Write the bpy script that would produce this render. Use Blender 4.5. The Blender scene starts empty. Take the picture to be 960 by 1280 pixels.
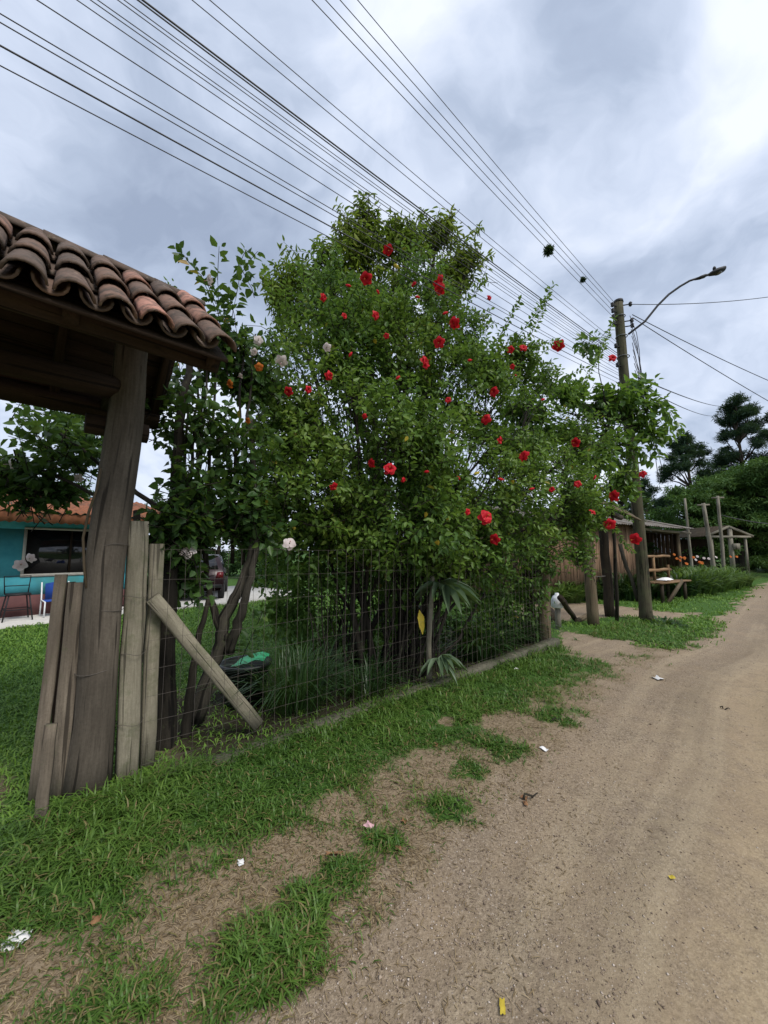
import bpy, math, random
import numpy as np
R = math.radians
random.seed(11)
rng = np.random.default_rng(7)
scene = bpy.context.scene
COL = scene.collection

# ------------------------------------------------------------------ camera model (used to survey the place)
CAM_H, PITCH, F = 1.6, R(5.95), 480.0
def ray(px, py):
    a, b = (px - 480) / F, (640 - py) / F
    c, s = math.cos(PITCH), math.sin(PITCH)
    return np.array([a, c - s * b, s + c * b])
def ground(px, py, z=0.0):
    r = ray(px, py); t = (z - CAM_H) / r[2]
    return np.array([r[0] * t, r[1] * t, z])
def at(px, py, Y):
    r = ray(px, py); t = Y / r[1]
    return np.array([r[0] * t, Y, CAM_H + r[2] * t])
def G(px, py):
    g = ground(px, py); return (g[0], g[1])
def V(*a): return np.array(a, float)
def unit(v):
    v = np.asarray(v, float); return v / (np.linalg.norm(v) + 1e-12)

# ------------------------------------------------------------------ value noise
def _h(ix, iy, s):
    n = (ix * 374761393 + iy * 668265263 + s * 974634777) & 0x7fffffff
    n = ((n ^ (n >> 13)) * 1274126177) & 0x7fffffff
    return ((n ^ (n >> 16)) & 0xffff) / 65535.0
def vnoise(x, y, s=0):
    x = np.asarray(x, float); y = np.asarray(y, float)
    ix = np.floor(x).astype(np.int64); iy = np.floor(y).astype(np.int64)
    fx = x - ix; fy = y - iy
    fx = fx * fx * (3 - 2 * fx); fy = fy * fy * (3 - 2 * fy)
    a = _h(ix, iy, s); b = _h(ix + 1, iy, s); c = _h(ix, iy + 1, s); d = _h(ix + 1, iy + 1, s)
    return (a * (1 - fx) + b * fx) * (1 - fy) + (c * (1 - fx) + d * fx) * fy
def fbm(x, y, s=0, o=4):
    v = 0; amp = .5; f = 1
    for k in range(o):
        v = v + amp * vnoise(x * f + 17.3 * k, y * f - 9.1 * k, s + k); amp *= .5; f *= 2.03
    return v
def sstep(a, b, x):
    t = np.clip((x - a) / (b - a), 0, 1); return t * t * (3 - 2 * t)
def in_poly(x, y, poly):
    x = np.asarray(x); y = np.asarray(y); r = np.zeros(x.shape, bool); n = len(poly)
    for i in range(n):
        x1, y1 = poly[i]; x2, y2 = poly[(i + 1) % n]
        c = ((y1 > y) != (y2 > y)) & (x < (x2 - x1) * (y - y1) / (y2 - y1 + 1e-12) + x1)
        r ^= c
    return r
def poly_dist(x, y, poly, closed=True):
    d = np.full(np.shape(x), 1e9); n = len(poly)
    for i in range(n if closed else n - 1):
        x1, y1 = poly[i]; x2, y2 = poly[(i + 1) % n]
        dx, dy = x2 - x1, y2 - y1
        t = np.clip(((x - x1) * dx + (y - y1) * dy) / (dx * dx + dy * dy + 1e-12), 0, 1)
        d = np.minimum(d, np.hypot(x - x1 - t * dx, y - y1 - t * dy))
    return d

# ------------------------------------------------------------------ layout lines
FA, FB = V(-1.71, 2.74), V(2.95, 6.80)              # fence foot line
FU = (FB - FA) / np.linalg.norm(FB - FA); FN = V(FU[1], -FU[0])   # along / towards the road
def fence_s(x, y): return (x - FA[0]) * FN[0] + (y - FA[1]) * FN[1]
def fence_w(x, y): return (x - FA[0]) * FU[0] + (y - FA[1]) * FU[1]
FLEN = float(np.linalg.norm(FB - FA))
EDGE = [(-9, -7.4), (-2.2, -.5), G(330, 1280), G(480, 1132), G(600, 1010), G(730, 905), G(775, 850), (3.9, 5.9), (5.6, 7.0), (8.3, 9.6), (16.3, 17.0), (24, 24), (60, 55)]
def edge_s(x, y):
    d = np.full(np.shape(x), 1e9); sg = np.ones(np.shape(x))
    for i in range(len(EDGE) - 1):
        (x1, y1), (x2, y2) = EDGE[i], EDGE[i + 1]
        dx, dy = x2 - x1, y2 - y1
        t = np.clip(((x - x1) * dx + (y - y1) * dy) / (dx * dx + dy * dy), 0, 1)
        dd = np.hypot(x - x1 - t * dx, y - y1 - t * dy)
        cr = (x - x1) * dy - (y - y1) * dx
        m = dd < d
        d = np.where(m, dd, d); sg = np.where(m, np.sign(cr), sg)
    return d * sg
ROAD_W = 6.5
DRIVE = [G(688, 806), G(742, 830), G(790, 830), G(812, 800), G(765, 799), G(735, 791), G(700, 789)]
PATH = [G(630, 756), G(700, 749), G(760, 757), G(830, 764), G(880, 766), G(850, 777), G(800, 773), G(745, 772), G(690, 776), G(630, 768)]
PATCH = [G(745, 786), G(765, 774), G(805, 771), G(850, 781), G(860, 794), G(800, 800), G(758, 797)]
GATEWAY = [G(48, 1055), G(0, 1095), (-2.4, .6), (-6, -5), (-8, -3), G(0, 955), G(42, 985), (-2.5, 2.75), (-2.1, 2.25)]
OLD_GATEWAY = [(-2.1, 2.2), (-2.5, 2.75), (-6.0, -.2), (-8, -3), (-6, -5), (-1.8, .5)]

def masks(x, y):
    """grass density, road amount, dryness, dark-soil amount for ground points"""
    x = np.asarray(x, float); y = np.asarray(y, float)
    es = edge_s(x, y); fs = fence_s(x, y); fw = fence_w(x, y)
    n1 = fbm(x * 1.7, y * 1.7, 3); n2 = fbm(x * 5.1, y * 5.1, 9); n3 = fbm(x * .6, y * .6, 21)
    road = sstep(-.42, .34, es + (n2 - .47) * .8 + (n1 - .47) * .45 + (fbm(x * 13, y * 13, 63) - .47) * .4) * sstep(.5, -.3, es - ROAD_W + (n1 - .5))
    dr = np.where(in_poly(x, y, DRIVE), poly_dist(x, y, DRIVE), -poly_dist(x, y, DRIVE))
    pa = np.where(in_poly(x, y, PATH), poly_dist(x, y, PATH), -poly_dist(x, y, PATH))
    road = np.maximum(road, sstep(-.3, .35, dr + (n2 - .47) * .9))
    road = np.maximum(road, .85 * sstep(-.35, .35, pa + (n2 - .47) * .9))
    gw = np.where(in_poly(x, y, GATEWAY), poly_dist(x, y, GATEWAY), -poly_dist(x, y, GATEWAY))
    pt = np.where(in_poly(x, y, PATCH), poly_dist(x, y, PATCH), -poly_dist(x, y, PATCH))
    road = road * (1 - sstep(-.3, .3, pt + (n2 - .47) * .8))
    # verge: dense near the fence, thin and straw coloured towards the road
    verge = (fs > -.05) & (es < .6) & (fw < FLEN + 1.2)
    n4 = fbm(x * 13, y * 13, 63)
    dense = sstep(1.40, .55, fs + (n1 - .47) * .9 + (n2 - .47) * .55 + (n4 - .47) * .35)
    thin = sstep(.40, .62, n1 * .75 + n2 * .4) * sstep(.55, -.3, es)
    gv = np.maximum(dense, thin * .42 * sstep(.3, .6, n4 * .6 + n2 * .5))
    bare = np.zeros_like(x)
    for cx, cy, rr in ((*G(60, 1250), .26), (*G(20, 1215), .15), (*G(160, 1215), .14), (*G(360, 1060), .2), (*G(490, 985), .2), (*G(430, 1010), .16), (*G(545, 960), .24), (*G(640, 905), .30), (*G(250, 1130), .28), (*G(215, 1170), .22), (*G(320, 1120), .2), (*G(560, 900), .12)):
        bare = np.maximum(bare, sstep(1.5, .35, np.hypot(x - cx, y - cy) / rr + (n2 - .47) * 1.3 + (n4 - .47) * 1.2))
    gv = gv * (1 - .9 * bare)
    lush = np.zeros_like(x)
    for cx, cy, rr in ((*G(335, 1195), .17), (*G(385, 1135), .14), (*G(430, 1085), .11), (*G(300, 1240), .12), (*G(620, 935), .20), (*G(700, 895), .22), (*G(120, 1255), .16), (*G(560, 1010), .14), (*G(480, 1050), .10), (*G(590, 965), .14)):
        lush = np.maximum(lush, sstep(1.6, .2, np.hypot(x - cx, y - cy) / rr + (n2 - .47) * 1.6 + (n4 - .47) * 1.4))
    gv = np.maximum(gv, lush * .85)
    g = np.where(verge, gv, .85 - .3 * n2)
    g = g * (1 - sstep(.25, .85, road))
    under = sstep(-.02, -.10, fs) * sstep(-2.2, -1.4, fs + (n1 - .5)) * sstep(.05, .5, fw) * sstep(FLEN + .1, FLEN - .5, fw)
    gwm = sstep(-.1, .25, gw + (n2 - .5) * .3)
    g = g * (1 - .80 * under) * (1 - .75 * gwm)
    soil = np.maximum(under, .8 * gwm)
    dry = np.where(verge, np.maximum(sstep(.55, 1.25, fs + (n1 - .47) * .8) * (1 - .8 * lush), bare), .15 + .3 * (n3 - .4))
    return g, road, np.clip(dry, 0, 1), soil
def height(x, y):
    x = np.asarray(x, float); y = np.asarray(y, float)
    es = edge_s(x, y)
    far = sstep(40, 12, np.hypot(x, y))
    h = (fbm(x * 2.3, y * 2.3, 31) - .47) * .05 + (fbm(x * .5, y * .5, 33) - .47) * .06
    rut = 0
    for c in (1.15, 2.55, 4.1):
        rut = rut - .028 * np.exp(-((es - c + (fbm(x * .4, y * .4, 5) - .47) * .5) / .24) ** 2)
    return (h + rut - .02 * sstep(-.2, .4, es)) * far

# ------------------------------------------------------------------ object helpers
WL = {}
def tag(o, label=None, cat=None, group=None, kind=None):
    if label: o['label'] = label
    if cat: o['category'] = cat
    if group: o['group'] = group
    if kind: o['kind'] = kind
    return o
def empty(name, loc, label=None, cat=None, group=None):
    o = bpy.data.objects.new(name, None); COL.objects.link(o)
    o.location = tuple(loc); o.empty_display_size = .1
    WL[o.name] = np.array(loc, float)
    return tag(o, label, cat, group)
def mesh_obj(name, verts, loops, sizes, mats, parent=None, loc=None, smooth=False, rnd=None, gc=None, mi=None, attrs=None):
    verts = np.asarray(verts, np.float32).reshape(-1, 3)
    off = WL[parent.name] if parent is not None else (np.array(loc, float) if loc is not None else np.zeros(3))
    me = bpy.data.meshes.new(name)
    loops = np.asarray(loops, np.int32); sizes = np.asarray(sizes, np.int32)
    me.vertices.add(len(verts)); me.vertices.foreach_set('co', (verts - off.astype(np.float32)).ravel())
    me.loops.add(len(loops)); me.loops.foreach_set('vertex_index', loops)
    me.polygons.add(len(sizes))
    st = np.zeros(len(sizes), np.int32); st[1:] = np.cumsum(sizes)[:-1]
    me.polygons.foreach_set('loop_start', st); me.polygons.foreach_set('loop_total', sizes)
    if smooth: me.polygons.foreach_set('use_smooth', np.ones(len(sizes), bool))
    for m in (mats if isinstance(mats, (list, tuple)) else [mats]): me.materials.append(m)
    if mi is not None: me.polygons.foreach_set('material_index', np.asarray(mi, np.int32))
    if rnd is not None:
        a = me.attributes.new('rnd', 'FLOAT', 'FACE'); a.data.foreach_set('value', np.asarray(rnd, np.float32))
    if gc is not None:
        a = me.attributes.new('gc', 'FLOAT_VECTOR', 'POINT'); a.data.foreach_set('vector', np.asarray(gc, np.float32).ravel())
    for k, v in (attrs or {}).items():
        v = np.asarray(v, np.float32)
        if v.ndim == 1:
            a = me.attributes.new(k, 'FLOAT', 'POINT'); a.data.foreach_set('value', v)
        else:
            a = me.attributes.new(k, 'FLOAT_VECTOR', 'POINT'); a.data.foreach_set('vector', v.ravel())
    me.update(calc_edges=True)
    o = bpy.data.objects.new(name, me); COL.objects.link(o)
    if parent is not None:
        o.parent = parent; WL[o.name] = WL[parent.name]
    else:
        o.location = tuple(off); WL[o.name] = off
    return o

class MB:
    """collects shapes for ONE mesh"""
    def __init__(s):
        s.v = []; s.g = []; s.l = []; s.n = []; s.r = []; s.m = []; s.c = 0
    def add(s, verts, faces, rnd=None, gc=None, mi=0):
        verts = np.asarray(verts, float).reshape(-1, 3)
        s.v.append(verts); s.g.append(np.asarray(gc if gc is not None else verts, float).reshape(-1, 3))
        r = random.random() if rnd is None else rnd
        for f in faces:
            s.l.extend(int(i) + s.c for i in f); s.n.append(len(f)); s.r.append(r); s.m.append(mi)
        s.c += len(verts); return s
    def arrays(s, verts, loops, sizes, rnd, gc=None, mi=0):
        verts = np.asarray(verts, float).reshape(-1, 3)
        s.v.append(verts); s.g.append(verts if gc is None else gc)
        s.l.extend((np.asarray(loops) + s.c).tolist()); s.n.extend(np.asarray(sizes).tolist()); s.r.extend(np.asarray(rnd).tolist()); s.m.extend([mi] * len(sizes))
        s.c += len(verts); return s
    def tube(s, pts, rad, n=8, cap=True, jit=0, rnd=None, mi=0, squash=1.0):
        pts = np.asarray(pts, float); k = len(pts)
        rad = np.full(k, rad) if np.isscalar(rad) else np.asarray(rad, float)
        d = np.gradient(pts, axis=0); d /= np.linalg.norm(d, axis=1)[:, None] + 1e-12
        ref = V(0, 0, 1) if abs(d[0][2]) < .9 else V(1, 0, 0)
        a = np.cross(d[0], ref); a /= np.linalg.norm(a)
        vs = []; gs = []; o = np.array([random.uniform(0, 20), random.uniform(0, 20), random.uniform(0, 20)]); L = 0
        ph = [random.uniform(-1, 1) for _ in range(n)]
        for i in range(k):
            a = a - d[i] * np.dot(a, d[i]); a /= np.linalg.norm(a) + 1e-12
            b = np.cross(d[i], a)
            if i: L += np.linalg.norm(pts[i] - pts[i - 1])
            for j in range(n):
                t = 2 * math.pi * j / n; rr = rad[i] * (1 + jit * (ph[j] * .6 + random.uniform(-.4, .4)))
                vs.append(pts[i] + (a * math.cos(t) + b * math.sin(t) * squash) * rr)
                gs.append(o + np.array([math.cos(t) * rad[i], math.sin(t) * rad[i], L]))
        f = [(i * n + j, i * n + (j + 1) % n, (i + 1) * n + (j + 1) % n, (i + 1) * n + j) for i in range(k - 1) for j in range(n)]
        if cap: f += [tuple(range(n))[::-1], tuple((k - 1) * n + j for j in range(n))]
        return s.add(vs, f, rnd, gs, mi)
    def beam(s, p0, p1, w, t, up=(0, 0, 1), rnd=None, mi=0, taper=1.0, seg=1, wob=0, jit=0):
        """board from p0 to p1: width w across 'side', thickness t along 'up'-ish; chamfered long edges"""
        p0 = np.asarray(p0, float); p1 = np.asarray(p1, float); d = p1 - p0; L = np.linalg.norm(d); d /= L
        side = np.cross(d, np.asarray(up, float)); side /= np.linalg.norm(side) + 1e-12; u = np.cross(side, d)
        c = min(w, t) * .14
        prof = [(-w / 2 + c, -t / 2), (w / 2 - c, -t / 2), (w / 2, -t / 2 + c), (w / 2, t / 2 - c), (w / 2 - c, t / 2), (-w / 2 + c, t / 2), (-w / 2, t / 2 - c), (-w / 2, -t / 2 + c)]
        o = np.array([random.uniform(0, 20) for _ in range(3)]); vs = []; gs = []
        for i in range(seg + 1):
            f = i / seg; k = 1 + (taper - 1) * f; off = side * random.uniform(-wob, wob) + u * random.uniform(-wob, wob) if 0 < i < seg else 0
            for (x, y) in prof:
                jx = 1 + random.uniform(-jit, jit)
                vs.append(p0 + d * L * f + side * x * k * jx + u * y * k * jx + off); gs.append(o + np.array([x, y, L * f]))
        f = [(i * 8 + j, i * 8 + (j + 1) % 8, (i + 1) * 8 + (j + 1) % 8, (i + 1) * 8 + j) for i in range(seg) for j in range(8)]
        f += [tuple(range(8))[::-1], tuple(seg * 8 + j for j in range(8))]
        return s.add(vs, f, rnd, gs, mi)
    def box(s, lo, hi, rnd=None, mi=0):
        lo = np.asarray(lo, float); hi = np.asarray(hi, float)
        vs = [(x, y, z) for z in (lo[2], hi[2]) for y in (lo[1], hi[1]) for x in (lo[0], hi[0])]
        return s.add(vs, [(0, 2, 3, 1), (4, 5, 7, 6), (0, 1, 5, 4), (2, 6, 7, 3), (0, 4, 6, 2), (1, 3, 7, 5)], rnd, None, mi)
    def obox(s, c, ax, ay, hx, hy, z0, z1, rnd=None, mi=0):
        """oriented upright box: centre c(x,y), horizontal axes ax, ay"""
        c = np.array([c[0], c[1], 0.]); ax = np.array([ax[0], ax[1], 0.]); ay = np.array([ay[0], ay[1], 0.])
        vs = [c + ax * sx * hx + ay * sy * hy + V(0, 0, z) for z in (z0, z1) for sy in (-1, 1) for sx in (-1, 1)]
        return s.add(vs, [(0, 2, 3, 1), (4, 5, 7, 6), (0, 1, 5, 4), (2, 6, 7, 3), (0, 4, 6, 2), (1, 3, 7, 5)], rnd, None, mi)
    def build(s, name, mats, parent=None, loc=None, smooth=False):
        return mesh_obj(name, np.concatenate(s.v), s.l, s.n, mats, parent, loc, smooth, s.r, np.concatenate(s.g), s.m if any(s.m) else None)

# ------------------------------------------------------------------ materials
class NT:
    def __init__(s, name):
        s.mat = bpy.data.materials.new(name); s.mat.use_nodes = True; s.t = s.mat.node_tree; s.t.nodes.clear()
        s.out = s.n('ShaderNodeOutputMaterial')
    def n(s, typ, **kw):
        nd = s.t.nodes.new(typ)
        for k, v in kw.items():
            if k.startswith('i_'):
                key = k[2:]; key = int(key) if key.isdigit() else key.replace('_', ' ')
                nd.inputs[key].default_value = v
            else: setattr(nd, k, v)
        return nd
    def l(s, a, b): s.t.links.new(a, b)
    def attr(s, name): return s.n('ShaderNodeAttribute', attribute_name=name)
    def noise(s, vec, scale, detail=5, rough=.6):
        nd = s.n('ShaderNodeTexNoise'); nd.inputs['Scale'].default_value = scale; nd.inputs['Detail'].default_value = detail; nd.inputs['Roughness'].default_value = rough
        if vec is not None: s.l(vec, nd.inputs['Vector'])
        return nd.outputs['Fac']
    def ramp(s, fac, stops):
        nd = s.n('ShaderNodeValToRGB'); e = nd.color_ramp.elements
        while len(e) < len(stops): e.new(.5)
        for el, (p, c) in zip(e, stops):
            el.position = p; el.color = (*c, 1) if len(c) == 3 else c
        s.l(fac, nd.inputs[0]); return nd.outputs[0]
    def mix(s, fac, a, b, mode='MIX'):
        nd = s.n('ShaderNodeMix', data_type='RGBA', blend_type=mode)
        for i, x in ((0, fac), (6, a), (7, b)):
            if hasattr(x, 'is_linked') or hasattr(x, 'links'): s.l(x, nd.inputs[i])
            else: nd.inputs[i].default_value = x if i == 0 else ((*x, 1) if len(x) == 3 else x)
        return nd.outputs[2]
    def math(s, op, a, b=0.0, clamp=False):
        nd = s.n('ShaderNodeMath', operation=op, use_clamp=clamp)
        for i, x in ((0, a), (1, b)):
            if hasattr(x, 'links'): s.l(x, nd.inputs[i])
            else: nd.inputs[i].default_value = x
        return nd.outputs[0]
    def scale(s, vec, sc, loc=(0, 0, 0)):
        nd = s.n('ShaderNodeMapping'); nd.inputs['Scale'].default_value = sc; nd.inputs['Location'].default_value = loc
        s.l(vec, nd.inputs['Vector']); return nd.outputs[0]
    def bump(s, h, strength=.3, dist=.01):
        nd = s.n('ShaderNodeBump'); nd.inputs['Strength'].default_value = strength; nd.inputs['Distance'].default_value = dist
        s.l(h, nd.inputs['Height']); return nd.outputs[0]
    def principled(s, col, rough=.8, normal=None, metal=0, spec=.3, trans=0):
        p = s.n('ShaderNodeBsdfPrincipled')
        if hasattr(col, 'links'): s.l(col, p.inputs['Base Color'])
        else: p.inputs['Base Color'].default_value = (*col, 1)
        if hasattr(rough, 'links'): s.l(rough, p.inputs['Roughness'])
        else: p.inputs['Roughness'].default_value = rough
        p.inputs['Metallic'].default_value = metal; p.inputs['Specular IOR Level'].default_value = spec
        if normal is not None: s.l(normal, p.inputs['Normal'])
        s.last = p
        return p.outputs[0]
    def done(s, sh):
        s.l(sh, s.out.inputs['Surface']); return s.mat

def mat_wood(name, dark, light, stain=None, rough=.85, gs=42, moss=0.0, bump=.6):
    t = NT(name); gc = t.attr('gc').outputs['Vector']; rn = t.attr('rnd').outputs['Fac']
    fine = t.math('ADD', t.math('MULTIPLY', t.noise(t.scale(gc, (gs * 2.2, gs * 2.2, gs * .11)), 1.0, 6, .65), .62), t.math('MULTIPLY', t.noise(gc, gs * 2.0, 6, .7), .38))
    broad = t.noise(t.scale(gc, (9, 9, 1.6)), 1.0, 4)
    col = t.ramp(fine, [(.32, dark), (.68, light)])
    col = t.mix(t.math('MULTIPLY', broad, .75), col, stain or tuple(c * .5 for c in dark), 'MIX') if stain else t.mix(t.ramp(broad, [(.35, (0, 0, 0)), (.7, (.6, .6, .6))]), col, tuple(c * .55 for c in dark))
    crack = t.noise(t.scale(gc, (gs * .9, gs * .9, 1.1)), 1.0, 2, .4)
    ck = t.ramp(crack, [(.355, (1, 1, 1)), (.40, (0, 0, 0))])
    kn = t.ramp(t.noise(t.scale(gc, (11, 11, 5.5)), 1.0, 2, .4), [(.70, (0, 0, 0)), (.76, (1, 1, 1))])
    col = t.mix(t.math('MULTIPLY', kn, .75), col, tuple(c * .35 for c in dark))
    stn = t.ramp(t.noise(t.scale(gc, (3.2, 3.2, 1.1)), 1.0, 5, .65), [(.42, (0, 0, 0)), (.64, (1, 1, 1))])
    col = t.mix(t.math('MULTIPLY', stn, .42), col, tuple(c * .55 for c in dark))
    col = t.mix(t.math('MULTIPLY', ck, .85), col, tuple(c * .3 for c in dark))
    v = t.n('ShaderNodeHueSaturation'); t.l(col, v.inputs['Color'])
    t.l(t.math('ADD', t.math('MULTIPLY', rn, .5), .75), v.inputs['Value']); col = v.outputs[0]
    if moss > 0:
        geo = t.n('ShaderNodeNewGeometry'); mn = t.noise(geo.outputs['Position'], 7, 6, .7)
        m = t.ramp(mn, [(.62 - moss * .3, (0, 0, 0)), (.75, (1, 1, 1))])
        col = t.mix(t.math('MULTIPLY', m, .75), col, (.085, .10, .045))
    h = t.math('SUBTRACT', fine, t.math('MULTIPLY', ck, .8))
    return t.done(t.principled(col, rough, t.bump(h, bump, .006), spec=.2))
def mat_noise(name, c1, c2, scale=8, rough=.8, bump=.2, dist=.004, detail=6, c3=None, metal=0, spec=.3, s3=2.0):
    t = NT(name); tc = t.n('ShaderNodeTexCoord').outputs['Object']
    n = t.noise(tc, scale, detail, .62); col = t.ramp(n, [(.3, c1), (.7, c2)])
    if c3:
        n3 = t.noise(tc, s3, 5, .65); col = t.mix(t.ramp(n3, [(.48, (0, 0, 0)), (.66, (.85, .85, .85))]), col, c3)
    return t.done(t.principled(col, rough, t.bump(n, bump, dist) if bump else None, metal, spec))
def mat_leaf(name, stops, trans=.28, rough=.42, spec=.35, tcol=None):
    t = NT(name); rn = t.attr('rnd').outputs['Fac']
    col = t.ramp(rn, stops)
    tc = t.n('ShaderNodeNewGeometry').outputs['Position']
    col = t.mix(t.math('MULTIPLY', t.noise(tc, 26, 3), .35), col, tuple(c * .62 for c in stops[0][1]))
    p = t.principled(col, rough, None, spec=spec)
    tr = t.n('ShaderNodeBsdfTranslucent')
    t.l(t.mix(.55, col, tcol or (.16, .26, .03)), tr.inputs['Color'])
    mx = t.n('ShaderNodeMixShader'); mx.inputs[0].default_value = trans
    t.l(p, mx.inputs[1]); t.l(tr.outputs[0], mx.inputs[2])
    return t.done(mx.outputs[0])
def mat_plain(name, c, rough=.6, metal=0, spec=.4, var=.12):
    return mat_noise(name, tuple(x * (1 - var) for x in c), tuple(x * (1 + var) for x in c), 14, rough, .05, .002, metal=metal, spec=spec)

M = {}
M['post_grey'] = mat_wood('weathered_trunk_wood', (.072, .059, .045), (.182, .155, .120), gs=26)
M['post_pale'] = mat_wood('pale_lichened_wood', (.175, .155, .110), (.36, .325, .24), gs=40, moss=.4)
M['board_grey'] = mat_wood('grey_board_wood', (.115, .092, .068), (.265, .22, .165), gs=40, moss=.2)
M['gate_dark'] = mat_wood('dark_roof_timber', (.026, .016, .010), (.068, .043, .028), gs=36)
M['log'] = mat_wood('brown_log_wood', (.10, .075, .045), (.225, .175, .115), gs=30, moss=.22)
M['log_dark'] = mat_wood('dark_log_wood', (.035, .026, .018), (.09, .068, .045), gs=30, moss=.15)
M['pole'] = mat_wood('mossy_pole_wood', (.050, .044, .028), (.135, .118, .075), gs=30, moss=.55)
M['plank'] = mat_wood('brown_plank_wood', (.17, .100, .060), (.40, .265, .165), gs=34)
M['rustic'] = mat_wood('rustic_bench_wood', (.15, .088, .045), (.34, .22, .12), gs=34)
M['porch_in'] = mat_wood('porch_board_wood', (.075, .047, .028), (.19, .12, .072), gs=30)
M['pole_pale'] = mat_wood('pale_pole_wood', (.15, .135, .105), (.31, .285, .225), gs=24)
M['bark'] = mat_wood('shrub_bark', (.014, .012, .009), (.050, .042, .031), gs=30, moss=.12)
M['bark_pale'] = mat_wood('lichened_bark', (.024, .021, .016), (.105, .094, .072), gs=30, moss=.15)
M['bark_pine'] = mat_wood('pine_bark', (.04, .030, .024), (.11, .085, .065), gs=16)
M['concrete'] = mat_noise('mossy_concrete', (.060, .060, .040), (.135, .125, .090), 16, .9, .6, .012, c3=(.034, .052, .016), s3=2.2)
M['slab'] = mat_noise('pale_concrete', (.42, .41, .38), (.54, .52, .48), 10, .85, .15)
M['wire'] = mat_plain('rusted_wire', (.115, .10, .085), .7, .3, .3)
M['rubber'] = mat_plain('black_cable', (.035, .036, .040), .6)
M['dark_metal'] = mat_plain('dark_metal', (.012, .013, .015), .6, .1)
M['steel'] = mat_plain('grey_steel', (.14, .145, .15), .45, .6)
M['lens'] = mat_plain('lamp_lens', (.10, .10, .10), .25)
M['turquoise'] = mat_noise('turquoise_paint', (.045, .27, .33), (.07, .35, .41), 5, .8, .1, c3=(.07, .25, .24), s3=1.1)
M['maroon_paint'] = mat_noise('maroon_band', (.115, .05, .05), (.16, .07, .065), 6, .7, .1)
M['white_paint'] = mat_noise('white_paint', (.62, .61, .57), (.74, .72, .68), 6, .65, .05)
M['sill'] = mat_noise('greyish_sill', (.34, .33, .29), (.46, .44, .39), 8, .8, .1)
M['terracotta'] = mat_noise('terracotta_sheet', (.165, .060, .030), (.27, .105, .052), 9, .85, .2, c3=(.075, .048, .030), s3=2.0)
M['blue_fabric'] = mat_plain('blue_fabric', (.02, .07, .34), .8)
M['black_plastic'] = mat_plain('black_plastic', (.012, .013, .013), .5)
M['green_plastic'] = mat_plain('green_plastic', (.03, .30, .13), .5)
M['white_plastic'] = mat_plain('white_plastic', (.72, .74, .76), .4, var=.05)
M['car'] = mat_plain('dark_maroon_car_paint', (.016, .004, .005), .25, .2, .5, var=.05)
M['tail'] = mat_plain('tail_lamp_red', (.12, .008, .01), .25)
M['tyre'] = mat_plain('tyre_rubber', (.012, .012, .012), .85)
M['corrugate'] = mat_noise('old_grey_sheet', (.095, .085, .075), (.20, .185, .165), 8, .85, .2, c3=(.085, .060, .042), s3=2.2)
M['soil'] = mat_noise('dark_soil', (.03, .022, .015), (.06, .045, .03), 20, .95, .6, .02)
M['paper'] = mat_plain('white_scrap', (.72, .71, .70), .8, var=.06)
M['pink'] = mat_plain('pink_petal_litter', (.60, .36, .38), .7)
M['dryleaf'] = mat_noise('dry_leaf', (.14, .065, .03), (.26, .14, .065), 30, .8, .2)
M['yellowleaf'] = mat_noise('yellow_leaf', (.34, .26, .025), (.52, .40, .045), 25, .6, .1)
def glass():
    t = NT('dark_window_glass'); return t.done(t.principled((.012, .012, .014), .08, None, spec=.6))
M['glass'] = glass()
M['hib'] = mat_leaf('hibiscus_leaf', [(0, (.046, .104, .022)), (.40, (.100, .198, .038)), (.75, (.175, .285, .048)), (.96, (.22, .30, .045)), (1, (.36, .29, .04))], .42, .46, .32)
M['hib_dark'] = mat_leaf('large_hibiscus_leaf', [(0, (.018, .046, .014)), (.5, (.042, .095, .023)), (.85, (.085, .165, .038)), (.985, (.13, .20, .040)), (1, (.42, .24, .04))], .40, .42, .3)
M['tree_leaf'] = mat_leaf('drooping_tree_leaf', [(0, (.070, .120, .018)), (.5, (.150, .215, .026)), (.85, (.235, .285, .036)), (1, (.31, .31, .05))], .48, .55, .2)
M['vine'] = mat_leaf('vine_leaf', [(0, (.040, .095, .018)), (.5, (.075, .160, .028)), (1, (.13, .23, .045))], .42, .36, .42, (.22, .36, .04))
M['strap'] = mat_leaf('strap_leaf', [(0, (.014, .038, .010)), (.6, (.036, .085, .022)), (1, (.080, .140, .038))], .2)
M['palm'] = mat_leaf('fan_leaf', [(0, (.070, .115, .060)), (1, (.15, .215, .12))], .2, .4, .4)
M['bed'] = mat_leaf('bed_leaf', [(0, (.050, .105, .026)), (.5, (.115, .205, .045)), (1, (.21, .29, .08))], .38)
M['pine'] = mat_leaf('pine_needle', [(0, (.018, .042, .028)), (.6, (.040, .082, .052)), (1, (.07, .125, .07))], .2, .6, .2)
M['cedar'] = mat_leaf('layered_tree_leaf', [(0, (.034, .080, .022)), (.6, (.075, .155, .038)), (1, (.14, .235, .06))], .22, .6, .2)
M['bgleaf'] = mat_leaf('far_tree_leaf', [(0, (.020, .048, .016)), (.6, (.045, .095, .028)), (1, (.085, .14, .042))], .25, .6, .2)
M['grass'] = mat_leaf('grass_blade', [(0, (.036, .085, .014)), (.45, (.085, .172, .028)), (.86, (.150, .250, .046)), (.90, (.20, .17, .065)), (1, (.30, .23, .11))], .28, .45, .3)
M['lawn'] = mat_leaf('lawn_blade', [(0, (.085, .180, .024)), (.5, (.155, .285, .042)), (1, (.24, .36, .07))], .3, .5, .25)
M['straw'] = mat_leaf('straw_blade', [(0, (.12, .085, .045)), (.5, (.24, .175, .095)), (1, (.42, .33, .20))], .1, .7, .2, (.3, .2, .1))
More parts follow.
